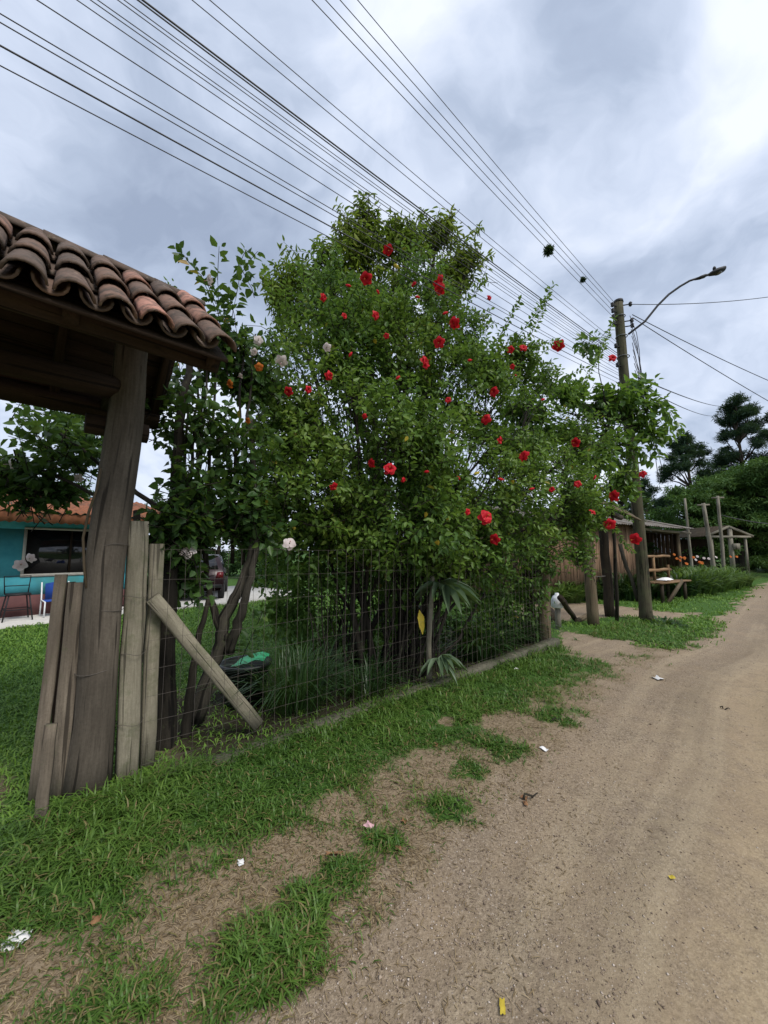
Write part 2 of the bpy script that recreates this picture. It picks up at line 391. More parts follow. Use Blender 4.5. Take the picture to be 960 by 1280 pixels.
M['red'] = mat_leaf('red_petal', [(0, (.52, .008, .018)), (1, (.72, .022, .04))], .25, .55, .2, (.8, .02, .03))
M['white_petal'] = mat_leaf('pale_petal', [(0, (.66, .55, .53)), (1, (.80, .73, .70))], .3, .6, .2, (.8, .7, .65))
M['pollen'] = mat_plain('pollen_yellow', (.62, .36, .06), .7)
M['orange_petal'] = mat_leaf('orange_petal', [(0, (.50, .10, .02)), (1, (.62, .20, .03))], .2, .6, .2, (.7, .2, .02))

def mat_clay():
    t = NT('old_clay_tile'); rn = t.attr('rnd').outputs['Fac']; pos = t.n('ShaderNodeTexCoord').outputs['Object']
    base = t.ramp(rn, [(0, (.075, .056, .046)), (.45, (.120, .086, .068)), (.68, (.20, .120, .088)), (1, (.40, .205, .155))])
    n = t.noise(pos, 11, 7, .68); f = t.noise(pos, 70, 4, .6)
    base = t.mix(t.ramp(n, [(.45, (0, 0, 0)), (.62, (.9, .9, .9))]), base, (.062, .050, .040))
    n2 = t.noise(pos, 19, 5, .7)
    base = t.mix(t.ramp(n2, [(.60, (0, 0, 0)), (.72, (.7, .7, .7))]), base, (.33, .27, .20))
    return t.done(t.principled(base, .9, t.bump(t.math('ADD', n, t.math('MULTIPLY', f, .4)), .5, .006), spec=.2))
M['clay'] = mat_clay()

def mat_ground():
    t = NT('ground_soil'); pos = t.n('ShaderNodeNewGeometry').outputs['Position']
    g = t.attr('grass').outputs['Fac']; rd = t.attr('road').outputs['Fac']; dry = t.attr('dry').outputs['Fac']; so = t.attr('soil').outputs['Fac']; es = t.attr('es').outputs['Fac']
    rc = t.attr('rc').outputs['Vector']
    fine = t.noise(pos, 62, 7, .74); mid = t.noise(pos, 9, 6, .68); big = t.noise(pos, 1.5, 5, .6)
    # road: pale sand, grey-brown gravel, wheel streaks along its length
    streak = t.noise(t.scale(rc, (2.4, .16, 1)), 1.0, 5, .6)
    sand = t.ramp(fine, [(.25, (.285, .216, .130)), (.72, (.430, .335, .208))])
    grav = t.ramp(fine, [(.30, (.105, .081, .056)), (.5, (.222, .172, .120)), (.72, (.40, .325, .238))])
    nearedge = t.ramp(t.math('ADD', t.math('MULTIPLY', es, .42), t.math('MULTIPLY', t.math('SUBTRACT', mid, .5), .9)), [(.25, (1, 1, 1)), (.72, (0, 0, 0))])
    tracks = t.ramp(t.math('ADD', streak, t.math('MULTIPLY', t.math('SUBTRACT', mid, .5), .5)), [(.48, (0, 0, 0)), (.66, (.85, .85, .85))])
    gm = t.math('MAXIMUM', nearedge, t.math('MULTIPLY', tracks, .75))
    road = t.mix(gm, sand, grav)
    road = t.mix(t.ramp(big, [(.4, (0, 0, 0)), (.68, (.5, .5, .5))]), road, (.30, .225, .145))
    trk = t.attr('trk').outputs['Fac']; tm = t.math('MULTIPLY', trk, t.ramp(t.math('ADD', t.math('MULTIPLY', mid, .6), t.math('MULTIPLY', fine, .5)), [(.40, (.3, .3, .3)), (.60, (1, 1, 1))]))
    road = t.mix(tm, road, t.ramp(fine, [(.3, (.090, .070, .048)), (.7, (.215, .168, .116))]))
    lt = t.ramp(t.math('ADD', t.noise(t.scale(rc, (3.4, .11, 1), (4, 2, 0)), 1.0, 5, .6), t.math('MULTIPLY', t.math('SUBTRACT', mid, .5), .35)), [(.47, (0, 0, 0)), (.68, (.42, .42, .42))])
    road = t.mix(lt, road, t.ramp(fine, [(.3, (.32, .255, .165)), (.7, (.46, .38, .26))]))
    vor = t.n('ShaderNodeTexVoronoi'); vor.inputs['Scale'].default_value = 95; t.l(pos, vor.inputs['Vector'])
    peb = t.ramp(vor.outputs['Distance'], [(.0, (1, 1, 1)), (.42, (0, 0, 0))])
    pc = t.n('ShaderNodeSeparateColor'); t.l(vor.outputs['Color'], pc.inputs[0])
    pm = t.math('MULTIPLY', t.math('GREATER_THAN', pc.outputs[0], .72), t.math('GREATER_THAN', .30, vor.outputs['Distance']))
    pm = t.math('MULTIPLY', pm, t.math('ADD', t.math('MULTIPLY', gm, .8), .12))
    road = t.mix(t.math('MULTIPLY', pm, .8), road, t.ramp(pc.outputs[1], [(0, (.10, .075, .06)), (.5, (.23, .18, .14)), (1, (.52, .46, .40))]))
    # verge soil
    soil = t.ramp(mid, [(.3, (.140, .104, .066)), (.7, (.260, .200, .132))])
    soil = t.mix(t.ramp(fine, [(.45, (0, 0, 0)), (.7, (.8, .8, .8))]), soil, (.33, .262, .172))
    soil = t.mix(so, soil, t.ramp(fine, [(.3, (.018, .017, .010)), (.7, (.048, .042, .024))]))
    green = t.ramp(fine, [(.28, (.026, .058, .012)), (.55, (.052, .115, .020)), (.75, (.105, .165, .040))])
    gmix = t.ramp(t.math('ADD', g, t.math('MULTIPLY', t.math('SUBTRACT', fine, .5), .9)), [(.35, (0, 0, 0)), (.62, (1, 1, 1))])
    col = t.mix(gmix, soil, green)
    rmix = t.ramp(t.math('ADD', rd, t.math('MULTIPLY', t.math('SUBTRACT', fine, .5), .8)), [(.32, (0, 0, 0)), (.68, (1, 1, 1))])
    col = t.mix(rmix, col, road)
    h = t.math('ADD', t.math('ADD', fine, t.math('MULTIPLY', mid, 1.4)), t.math('MULTIPLY', peb, t.math('ADD', t.math('MULTIPLY', gm, .5), .05)))
    return t.done(t.principled(col, .95, t.bump(h, .55, .012), spec=.15))
M['ground'] = mat_ground()
# ------------------------------------------------------------------ foliage
def nrm(a): return a / (np.linalg.norm(a, axis=-1, keepdims=True) + 1e-12)
def leaves(P, D, N, L, W, rnd, droop=.12, fold=.10):
    """leaf blades: base P, direction D, facing N, length L, width W -> verts, loops, sizes, rnd"""
    n = len(P); D = nrm(D); N = nrm(N - D * (N * D).sum(1, keepdims=True)); S = np.cross(D, N)
    L = L[:, None]; W = W[:, None]
    tip = P + D * L - N * (L * droop)
    def pt(a, s, u): return P + D * (L * a) + S * (W * s) + N * (L * u)
    v = np.stack([P, pt(.30, -.46, fold), pt(.68, -.36, fold * .6 - droop * .35), tip, pt(.68, .36, fold * .6 - droop * .35), pt(.30, .46, fold)], 1).reshape(-1, 3)
    b = (np.arange(n) * 6)[:, None]
    loops = np.concatenate([b + np.array([[0, 1, 2, 3]]), b + np.array([[0, 3, 4, 5]])], 1).ravel()
    return v, loops, np.full(2 * n, 4), np.repeat(rnd, 2)
def bez(A, Mx, B, t):
    t = t[..., None]; return A * (1 - t) ** 2 + Mx * 2 * t * (1 - t) + B * t ** 2
def twig_mesh(A, Mx, B, r0, r1):
    """three-sided twigs, two segments each"""
    n = len(A); pts = np.stack([A, bez(A, Mx, B, np.full(n, .5)), B], 1)
    d = nrm(B - A); ref = np.where(np.abs(d[:, 2:3]) < .9, np.array([[0, 0, 1.]]), np.array([[1., 0, 0]]))
    a = nrm(np.cross(d, ref)); b = np.cross(d, a)
    rad = np.array([r0, (r0 + r1) / 2, r1]); ang = np.arange(3) * 2 * math.pi / 3
    ring = a[:, None, None, :] * np.cos(ang)[None, None, :, None] + b[:, None, None, :] * np.sin(ang)[None, None, :, None]
    v = pts[:, :, None, :] + ring * rad[None, :, None, None]
    v = v.reshape(-1, 3); base = (np.arange(n) * 9)[:, None]
    q = np.array([[i * 3 + j, i * 3 + (j + 1) % 3, (i + 1) * 3 + (j + 1) % 3, (i + 1) * 3 + j] for i in range(2) for j in range(3)]).ravel()[None]
    loops = (base + q).ravel(); return v, loops, np.full(6 * n, 4)
def n3(p, sc, s): return vnoise(p[:, 0] * sc + p[:, 2] * sc * .7, p[:, 1] * sc - p[:, 2] * sc * .9 + p[:, 0] * .3 * sc, s)

class Crown:
    """collects twigs, then grows leaves along them"""
    def __init__(s): s.A = []; s.M = []; s.B = []; s.k = []; s.lobes = []
    def lobe(s, px, py, Y, rx, ry, rd, n, tl=.5, up=.35, gap=.36, gsc=1.6, world=None, inner=.45):
        c = at(px, py, Y) if world is None else np.array(world[0], float)
        k = np.linalg.norm(ray(px, py)) and Y / F if world is None else 1
        Rr = np.array([rx * k, rd, ry * k]) if world is None else np.array(world[1], float)
        s.lobes.append((c, Rr))
        d = nrm(rng.normal(size=(n * 2, 3))); rad = inner + (1.06 - inner) * rng.random(n * 2) ** .7
        T = c + d * Rr * rad[:, None]
        keep = n3(T, gsc, 5) > gap * (.6 + .8 * rng.random(n * 2)); T = T[keep][:n]; d = d[keep][:n]
        out = nrm(d * np.array([1, 1, .8]) + np.array([0, 0, up]) + rng.normal(size=d.shape) * .38)
        ln = tl * rng.uniform(.55, 1.25, len(T))
        A = T - out * ln[:, None]; Mx = (A + T) / 2 + rng.normal(size=T.shape) * .05 * tl + np.array([0, 0, .08 * tl])
        s.A.append(A); s.M.append(Mx); s.B.append(T); s.k.append(np.ones(len(T)))
        return s
    def shoot(s, pts, step=.22):
        """a long shoot through the given points, split into leafy segments"""
        pts = [np.asarray(p, float) for p in pts]
        for a, b in zip(pts[:-1], pts[1:]):
            n = max(1, int(np.linalg.norm(b - a) / step))
            for i in range(n):
                p, q = a + (b - a) * i / n, a + (b - a) * (i + 1) / n
                s.A.append(p[None]); s.B.append(q[None]); s.M.append(((p + q) / 2 + rng.normal(size=3) * .012)[None]); s.k.append(np.ones(1))
        return s
    def cat(s): return np.concatenate(s.A), np.concatenate(s.M), np.concatenate(s.B)
    def grow(s, per, size, aspect, updir=.8, droop=.15, droopdir=0., spread=1., t0=.15, rnd_bias=0., petiole=.15, fold=.10, jitter=.6):
        A, Mx, B = s.cat(); n = len(A); k = np.arange(per)
        t = (t0 + (1.03 - t0) * (k[None] + rng.random((n, per)) * .8) / per).clip(0, 1.02)
        P = bez(A[:, None], Mx[:, None], B[:, None], t)
        T = nrm(B - A)[:, None] + 0 * P
        ph = rng.random((n, 1)) * 6.28 + k[None] * 2.4 + rng.normal(size=(n, per)) * .3
        ref = np.where(np.abs(T[..., 2:3]) < .9, np.array([0, 0, 1.]), np.array([1., 0, 0]))
        a = nrm(np.cross(T, ref)); b = np.cross(T, a)
        side = a * np.cos(ph)[..., None] + b * np.sin(ph)[..., None]
        D = nrm(T * .55 + side * spread + np.array([0, 0, -droopdir]) + rng.normal(size=P.shape) * .22)
        N = np.array([0, 0, 1.]) * updir + T * .35 + rng.normal(size=P.shape) * jitter
        tw = rng.random((n, 1)); clump = n3(P.reshape(-1, 3), 1.1, 77).reshape(n, per)
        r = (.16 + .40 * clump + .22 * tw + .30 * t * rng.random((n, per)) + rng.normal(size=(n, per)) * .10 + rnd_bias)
        r = np.where(rng.random((n, per)) < .004, 1., np.clip(r, 0, .95))
        L = size * rng.uniform(.6, 1.2, n * per)
        P = (P + D * (size * petiole)).reshape(-1, 3)
        return leaves(P, D.reshape(-1, 3), N.reshape(-1, 3), L, L * aspect * rng.uniform(.85, 1.15, n * per), r.ravel(), droop, fold)
    def twigs(s, r0=.005, r1=.0025): return twig_mesh(*s.cat(), r0, r1)
def leaf_obj(name, crown, mat, parent, **kw):
    v, l, z, r = crown.grow(**kw); return mesh_obj(name, v, l, z, mat, parent, rnd=r)
def twig_obj(name, crown, mat, parent, r0=.005, r1=.0025):
    v, l, z = crown.twigs(r0, r1); return tag(mesh_obj(name, v, l, z, mat, parent, rnd=rng.random(len(z)), gc=v), kind='stuff')
def wavy(p0, p1, n=7, amp=.06, bow=(0, 0, 0)):
    p0 = np.asarray(p0, float); p1 = np.asarray(p1, float); bow = np.asarray(bow, float); out = []
    for i in range(n):
        f = i / (n - 1); p = p0 + (p1 - p0) * f + bow * math.sin(math.pi * f)
        if 0 < i < n - 1: p = p + rng.normal(size=3) * amp
        out.append(p)
    return np.array(out)
def branches(mb, base, crown, stems, r0, per=10, amp=.07, split=.35):
    """stems from base to lobe centres, then secondary branches to twig starts"""
    A, Mx, B = crown.cat()
    for (c, Rr) in stems:
        b = np.asarray(base, float) + np.append(rng.normal(size=2) * .13, 0)
        pl = wavy(b, c, 8, amp, V(0, 0, .25)); mb.tube(pl, np.linspace(r0, r0 * .30, 8), 7, jit=.12)
        d = np.linalg.norm((A - c) / (Rr + .05), axis=1); idx = np.argsort(d)[:max(per * 5, 10)]
        for i in rng.choice(idx, min(per, len(idx)), False):
            k = int(rng.integers(3, 8)); mb.tube(wavy(pl[k], A[i], 5, amp * .4), np.linspace(r0 * .26, .005, 5), 5, cap=False, jit=.1)
def petal_verts(a, L, W, cup, ruf, seedp):
    ca, sa = math.cos(a), math.sin(a); vs = []
    for i in range(5):
        f = i / 4; wid = W * math.sin(math.pi * (.12 + .80 * f) ** .85) if i < 4 else W * .42
        for j in range(5):
            s = (j - 2) / 2
            x = L * f * (1 - .10 * s * s * f); y = wid * s * .5 + .14 * L * f
            z = cup * math.sin(f * 1.7) * L - .42 * L * f * f + ruf * L * math.sin(3.1 * s + seedp + 5 * f) * f
            vs.append((x * ca - y * sa, x * sa + y * ca, z))
    return vs
def flower_mesh(mb, c, facing, size, seedp, nod=.0, double=False):
    """five ruffled petals, calyx and a long stamen column"""
    f = unit(facing); a = unit(np.cross(f, V(.3, .1, 1))); b = np.cross(f, a)
    TR = lambda v: c + a * v[0] + b * v[1] + f * v[2]
    fs = [(i * 5 + j, i * 5 + j + 1, (i + 1) * 5 + j + 1, (i + 1) * 5 + j) for i in range(4) for j in range(4)]
    for ring in range(2 if double else 1):
        for k in range(5):
            vv = petal_verts(k * 2 * math.pi / 5 + ring * .6 + seedp, size * .5 * (1 - .25 * ring), size * .60, .26 + .35 * ring + .16 * math.sin(seedp * 7 + k * 1.7) + .25 * math.sin(seedp * 3), .10, seedp + k * 1.3)
            mb.add([TR(v) for v in vv], fs, random.random(), None, 0)
    mb.tube([TR((0, 0, 0)), TR((0.02 * size, 0, size * .25)), TR((.05 * size, 0, size * .52))], [size * .022, size * .016, size * .014], 5, mi=0, rnd=.2)
    for k in range(9):
        t = .34 + .02 * k; q = TR((.04 * size + size * .035 * math.cos(k * 2.4), size * .035 * math.sin(k * 2.4), size * t))
        r = size * .016; mb.add([q + V(r, 0, 0), q - V(r, 0, 0), q + V(0, r, 0), q - V(0, r, 0), q + V(0, 0, r), q - V(0, 0, r)], [(0, 2, 4), (2, 1, 4), (1, 3, 4), (3, 0, 4), (2, 0, 5), (1, 2, 5), (3, 1, 5), (0, 3, 5)], .5, None, 1)
    mb.tube([TR((0, 0, -size * .22)), TR((0, 0, -size * .05)), TR((0, 0, size * .02))], [size * .02, size * .06, size * .05], 6, mi=2, rnd=.6)
    mb.tube([TR((0, 0, -size * .2)), TR((.1 * size, 0, -size * .7)) + V(0, 0, -.02)], [size * .016, size * .016], 4, mi=2, rnd=.4)
def hit_lobes(px, py, lobes, dflt):
    o = V(0, 0, CAM_H); r = ray(px, py); best = None
    for c, Rr in lobes:
        q = (o - c) / Rr; w = r / Rr
        a = w @ w; b = 2 * q @ w; cc = q @ q - 1; D = b * b - 4 * a * cc
        if D > 0:
            t = (-b - math.sqrt(D)) / (2 * a)
            if t > .5 and (best is None or t < best): best = t
    if best is None:
        t = dflt / r[1]
    else: t = best
    return o + r * (t - random.uniform(-.04, .15) / np.linalg.norm(r)), -unit(r)
def flowers(parent, name, pxs, lobes, dflt, mats, double=False):
    for (px, py, sp) in pxs:
        p, f = hit_lobes(px, py, lobes, dflt)
        size = sp / F * p[1] * 1.05
        size *= random.uniform(.85, 1.12); fac = unit(f * random.uniform(.5, 1.1) + V(random.uniform(-.95, .95), random.uniform(-.2, .2), random.uniform(-.45, .6)))
        mb = MB(); flower_mesh(mb, p, fac, size, random.uniform(0, 6), 0, double); mb.build(name, mats, parent, smooth=True)

# ------------------------------------------------------------------ world and light
def make_world():
    w = bpy.data.worlds.new("World"); scene.world = w; w.use_nodes = True; t = w.node_tree; t.nodes.clear()
    N = t.nodes.new; Lk = t.links.new
    out = N('ShaderNodeOutputWorld'); bg = N('ShaderNodeBackground'); bg.inputs['Strength'].default_value = .1
    sky = N('ShaderNodeTexSky'); sky.sky_type = 'NISHITA'; sky.sun_disc = False; sky.sun_elevation = R(52); sky.sun_rotation = R(135)
    sky.altitude = 100; sky.dust_density = 2.0
    tc = N('ShaderNodeTexCoord'); sep = N('ShaderNodeSeparateXYZ'); Lk(tc.outputs['Generated'], sep.inputs[0])
    def mt(op, a, b=0., clamp=False):
        nd = N('ShaderNodeMath'); nd.operation = op; nd.use_clamp = clamp
        for i, x in ((0, a), (1, b)):
            if hasattr(x, 'links'): Lk(x, nd.inputs[i])
            else: nd.inputs[i].default_value = x
        return nd.outputs[0]
    z = mt('ADD', mt('MAXIMUM', sep.outputs[2], 0.0), .55)
    cm = N('ShaderNodeCombineXYZ'); Lk(mt('DIVIDE', sep.outputs[0], z), cm.inputs[0]); Lk(mt('DIVIDE', sep.outputs[1], z), cm.inputs[1])
    P = cm.outputs[0]
    def noise(vec, sc, det, ro, dist=0.):
        nd = N('ShaderNodeTexNoise'); Lk(vec, nd.inputs['Vector']); nd.inputs['Scale'].default_value = sc; nd.inputs['Detail'].default_value = det; nd.inputs['Roughness'].default_value = ro; nd.inputs['Distortion'].default_value = dist
        return nd
    warp = noise(P, 3.0, 4, .55)
    wv = N('ShaderNodeVectorMath'); wv.operation = 'MULTIPLY_ADD'; Lk(warp.outputs['Color'], wv.inputs[0]); wv.inputs[1].default_value = (.30, .30, 0)
    sub = N('ShaderNodeVectorMath'); sub.operation = 'SUBTRACT'; Lk(P, sub.inputs[0]); sub.inputs[1].default_value = (.15, .15, 0)
    Lk(sub.outputs[0], wv.inputs[2]); PW = wv.outputs[0]
    big = noise(PW, 2.5, 7, .52, .1).outputs['Fac']; fine = noise(PW, 8.0, 7, .55, .1).outputs['Fac']
    val = mt('ADD', mt('MULTIPLY', big, .66), mt('MULTIPLY', fine, .28))
    # the larger cloud masses: dark bellies and thin bright places, where they stand in this sky
    def blob(px, py, rad, amp):
        nonlocal val
        r = unit(ray(px, py)); zz = max(r[2], 0) + .55; rad *= .70
        ds = N('ShaderNodeVectorMath'); ds.operation = 'DISTANCE'; Lk(PW, ds.inputs[0]); ds.inputs[1].default_value = (r[0] / zz, r[1] / zz, 0)
        m = N('ShaderNodeMapRange'); m.interpolation_type = 'SMOOTHSTEP'; Lk(ds.outputs['Value'], m.inputs[0])
        m.inputs[1].default_value = 0; m.inputs[2].default_value = rad; m.inputs[3].default_value = amp; m.inputs[4].default_value = 0
        val = mt('ADD', val, m.outputs[0])
    for b in CLOUDS: blob(*b)
    rp = N('ShaderNodeValToRGB'); e = rp.color_ramp.elements
    stops = [(.27, (1.9, 2.28, 3.05)), (.38, (2.65, 3.1, 3.95)), (.47, (3.7, 4.15, 5.05)), (.60, (5.2, 5.5, 6.1))]
    while len(e) < 4: e.new(.5)
    for el, (p, c) in zip(e, stops): el.position = p; el.color = (*c, 1)
    Lk(val, rp.inputs[0])
    mx = N('ShaderNodeMix'); mx.data_type = 'RGBA'; mx.inputs[0].default_value = .93
    Lk(sky.outputs[0], mx.inputs[6]); Lk(rp.outputs[0], mx.inputs[7]); Lk(mx.outputs[2], bg.inputs['Color']); Lk(bg.outputs[0], out.inputs['Surface'])
CLOUDS = [(215, 235, .75, -.14), (120, 200, .5, -.05), (770, 90, .32, -.13), (640, 130, .40, -.12), (560, 170, .3, -.06), (860, 190, .36, .14), (690, 220, .25, .10), (420, 70, .45, .08), (560, 10, .30, .12), (880, 60, .25, .10), (650, 330, .9, .05), (940, 330, .9, -.06), (80, 300, .45, .08), (20, 40, .4, .06)]
make_world()
sl = bpy.data.lights.new('sun', 'SUN'); sl.energy = 1.5; sl.angle = R(24); sl.color = (1, .95, .88)
so_ = bpy.data.objects.new('sun', sl); COL.objects.link(so_)
sd = V(math.cos(R(52)) * math.sin(R(135)), math.cos(R(52)) * math.cos(R(135)), math.sin(R(52)))
from mathutils import Vector
so_.rotation_euler = Vector(sd).to_track_quat('Z', 'Y').to_euler()
cam = bpy.data.cameras.new('camera'); co = bpy.data.objects.new('camera', cam); COL.objects.link(co); scene.camera = co
co.location = (0, 0, CAM_H); co.rotation_euler = (math.pi / 2 + PITCH, 0, 0)
cam.sensor_fit = 'VERTICAL'; cam.sensor_height = 36; cam.lens = 36 * F / 1280; cam.clip_start = .05; cam.clip_end = 2000
vs_ = scene.view_settings; vs_.view_transform = 'Standard'; vs_.look = 'None'; vs_.exposure = .95; vs_.gamma = 1; vs_.use_curve_mapping = False
scene.cycles.use_denoising = True
scene.cycles.max_bounces = 6; scene.cycles.diffuse_bounces = 3; scene.cycles.transparent_max_bounces = 6

# ------------------------------------------------------------------ ground and road from one polar net
def make_ground():
    ang = np.concatenate([np.linspace(-62, 62, 420), np.linspace(62, 298, 70)[1:-1]]); na = len(ang); ang = np.radians(90 - ang)
    rad = np.concatenate([np.geomspace(.30, 30, 330), np.geomspace(31, 900, 30)]); nr = len(rad)
    A, Rd = np.meshgrid(ang, rad); x = (Rd * np.cos(A)).ravel(); y = (Rd * np.sin(A)).ravel()
    x = np.append(x, 0.); y = np.append(y, 0.)
    g, road, dry, soil = masks(x, y); z = height(x, y); es = edge_s(x, y)
    trk = np.zeros_like(es)
    for c, w_, a_ in ((.75, .22, .55), (1.55, .13, .75), (1.95, .10, .9), (2.75, .16, .6), (3.5, .2, .5), (4.3, .2, .6)):
        trk = np.maximum(trk, a_ * np.exp(-((es - c + (fbm(x * .5, y * .5, 5) - .47) * .55) / w_) ** 2) * (.45 + .9 * fbm(x * .9, y * .9, 44)))
    I = np.arange(nr * na).reshape(nr, na); J = np.roll(I, -1, 1)
    q = np.stack([I[:-1], I[1:], J[1:], J[:-1]], -1).reshape(-1, 4)
    tri = np.stack([np.full(na, nr * na), I[0], J[0]], -1)
    rf = road[q].mean(1) > .5; rt = road[tri].mean(1) > .5
    V3 = np.stack([x, y, z], 1); U45 = V(.72, .694); al = x * U45[0] + y * U45[1]
    def part(name, qs, ts):
        used = np.unique(np.concatenate([qs.ravel(), ts.ravel()])); mp = np.full(len(x), -1); mp[used] = np.arange(len(used))
        o = mesh_obj(name, V3[used], np.concatenate([mp[qs].ravel(), mp[ts].ravel()]), np.concatenate([np.full(len(qs), 4), np.full(len(ts), 3)]), M['ground'], smooth=True,
                     attrs={'grass': g[used], 'road': road[used], 'dry': dry[used], 'soil': soil[used], 'es': es[used], 'trk': trk[used], 'rc': np.stack([es[used], al[used], 0 * es[used]], 1)})
        tag(o, kind='structure')
    part('ground', q[~rf], tri[~rt]); part('dirt_road', q[rf], tri[rt])
make_ground()

def blade_mesh(P, head, Ln, Wd, lean, rnd, flat=1.0):
    """grass blades: 3 sections, bending over"""
    n = len(P); d = np.stack([np.cos(head), np.sin(head), np.zeros(n)], 1); s = np.stack([-np.sin(head), np.cos(head), np.zeros(n)], 1)
    up = np.array([0, 0, 1.]); L = Ln[:, None]; W = Wd[:, None]; k = lean[:, None]
    p1 = P + up * L * .42 * (1 - .35 * k) + d * L * .22 * k * 1.6
    p2 = P + up * L * .66 * (1 - .60 * k) + d * L * .62 * k * 1.25
    p3 = P + up * L * .80 * (1 - .90 * k) + d * L * (.35 + .75 * k)
    p1, p2, p3 = [P + (q - P) * np.array([1, 1, flat]) for q in (p1, p2, p3)]
    v = np.stack([P - s * W * .4, P + s * W * .4, p1 - s * W * .5, p1 + s * W * .5, p2 - s * W * .38, p2 + s * W * .38, p3], 1).reshape(-1, 3)
    b = (np.arange(n) * 7)[:, None]
    qa = b + np.array([[0, 1, 3, 2]]); qb = b + np.array([[2, 3, 5, 4]]); t = b + np.array([[4, 5, 6]])
    loops = np.concatenate([qa, qb, t], 1).ravel(); sizes = np.tile([4, 4, 3], n)
    return v, loops, sizes, np.repeat(rnd, 3)
def scatter_polar(n, r0, r1, a0, a1, pw=1.0):
    u = rng.random(n); r = r0 * (r1 / r0) ** (u ** pw); a = np.radians(90 - rng.uniform(a0, a1, n))
    return r * np.cos(a), r * np.sin(a)
def grass_verge():
    n = 330000; x, y = scatter_polar(n, .9, 11, -52, 46)
    g, road, dry, soil = masks(x, y); fs = fence_s(x, y); fw = fence_w(x, y)
    front = (fs > -.04)
    patchy = fbm(x * 7, y * 7, 55)
    keep = front & (rng.random(n) < np.clip(g * (.25 + 1.25 * sstep(.3, .6, patchy)), 0, 1)) & (edge_s(x, y) < ROAD_W)
    x, y, dry, g = x[keep], y[keep], dry[keep], g[keep]; r = np.hypot(x, y); m = len(x)
    P = np.stack([x, y, height(x, y) - .006], 1)
    big = sstep(.25, .7, fbm(x * 2.2, y * 2.2, 61)); L = (.05 + .095 * rng.random(m) * (.4 + big)) * (1 - .45 * dry) * (.9 + .012 * r) * (1 + .5 * sstep(.35, .08, fence_s(x, y)))
    W = (.0048 + .0052 * rng.random(m)) * (1 - .3 * dry) * (1 + .10 * np.maximum(r - 2, 0))
    rn = np.clip(.18 + .34 * big + rng.normal(size=m) * .14 + .18 * rng.random(m), 0, .85); rn = np.where(rng.random(m) < .05 + .30 * dry, rng.uniform(.88, 1, m), rn)
    v, l, z, rr = blade_mesh(P, rng.random(m) * 6.283, L, W, rng.uniform(.15, 1., m) ** .8, rn)
    tag(mesh_obj('verge_grass', v, l, z, M['grass'], rnd=rr), kind='stuff')
    # straw and clippings on the worn soil
    n = 150000; x, y = scatter_polar(n, .9, 8, -50, 42); g, road, dry, soil = masks(x, y); fs = fence_s(x, y)
    keep = (fs > 0) & (rng.random(n) < (.1 + .62 * dry) * (1 - .93 * sstep(.2, .9, road)) * (1 - .5 * g)) & (edge_s(x, y) < .9)
    x, y = x[keep], y[keep]; m = len(x); P = np.stack([x, y, height(x, y) + .003], 1); r = np.hypot(x, y)
    v, l, z, rr = blade_mesh(P, rng.random(m) * 6.283, .012 + .032 * rng.random(m) ** 1.5, (.0018 + .0024 * rng.random(m)) * (1 + .1 * r), rng.uniform(.8, 1.08, m), rng.random(m), .28)
    tag(mesh_obj('dry_grass', v, l, z, M['straw'], rnd=rr), kind='stuff')
    # mown lawn behind the fence and rough grass beyond the drive
    n = 210000; x, y = scatter_polar(n, 2.2, 26, -58, 46, .85); g, road, dry, soil = masks(x, y); fs = fence_s(x, y); fw = fence_w(x, y)
    keep = ((fs < -.06) | (fw > FLEN + 1.0)) & (rng.random(n) < np.clip(g * 1.1 * np.where(fw > FLEN, .25 + 1.3 * sstep(.43, .62, fbm(x * 1.3, y * 1.3, 88)), 1), 0, 1)) & (edge_s(x, y) < .3)
    hs = HX(x, y); keep &= hs > 0
    x, y = x[keep], y[keep]; m = len(x); r = np.hypot(x, y); P = np.stack([x, y, height(x, y) - .005], 1)
    L = (.035 + .05 * rng.random(m)) * (1 + .05 * r); W = (.005 + .004 * rng.random(m)) * (1 + .22 * np.maximum(r - 2, 0))
    rn = np.clip(.2 + .5 * fbm(x * 1.5, y * 1.5, 71) + rng.normal(size=m) * .15, 0, 1)
    v, l, z, rr = blade_mesh(P, rng.random(m) * 6.283, L, W, rng.uniform(.2, .9, m), rn)
    tag(mesh_obj('lawn_grass', v, l, z, M['lawn'], rnd=rr), kind='stuff')
HU = unit(V(.63, .777)); HN = V(-HU[1], HU[0]); HA = V(-8.1, 8.1)
def HX(x, y):   # in front of the porch slab: positive
    return -((x - HA[0]) * HN[0] + (y - HA[1]) * HN[1])
grass_verge()

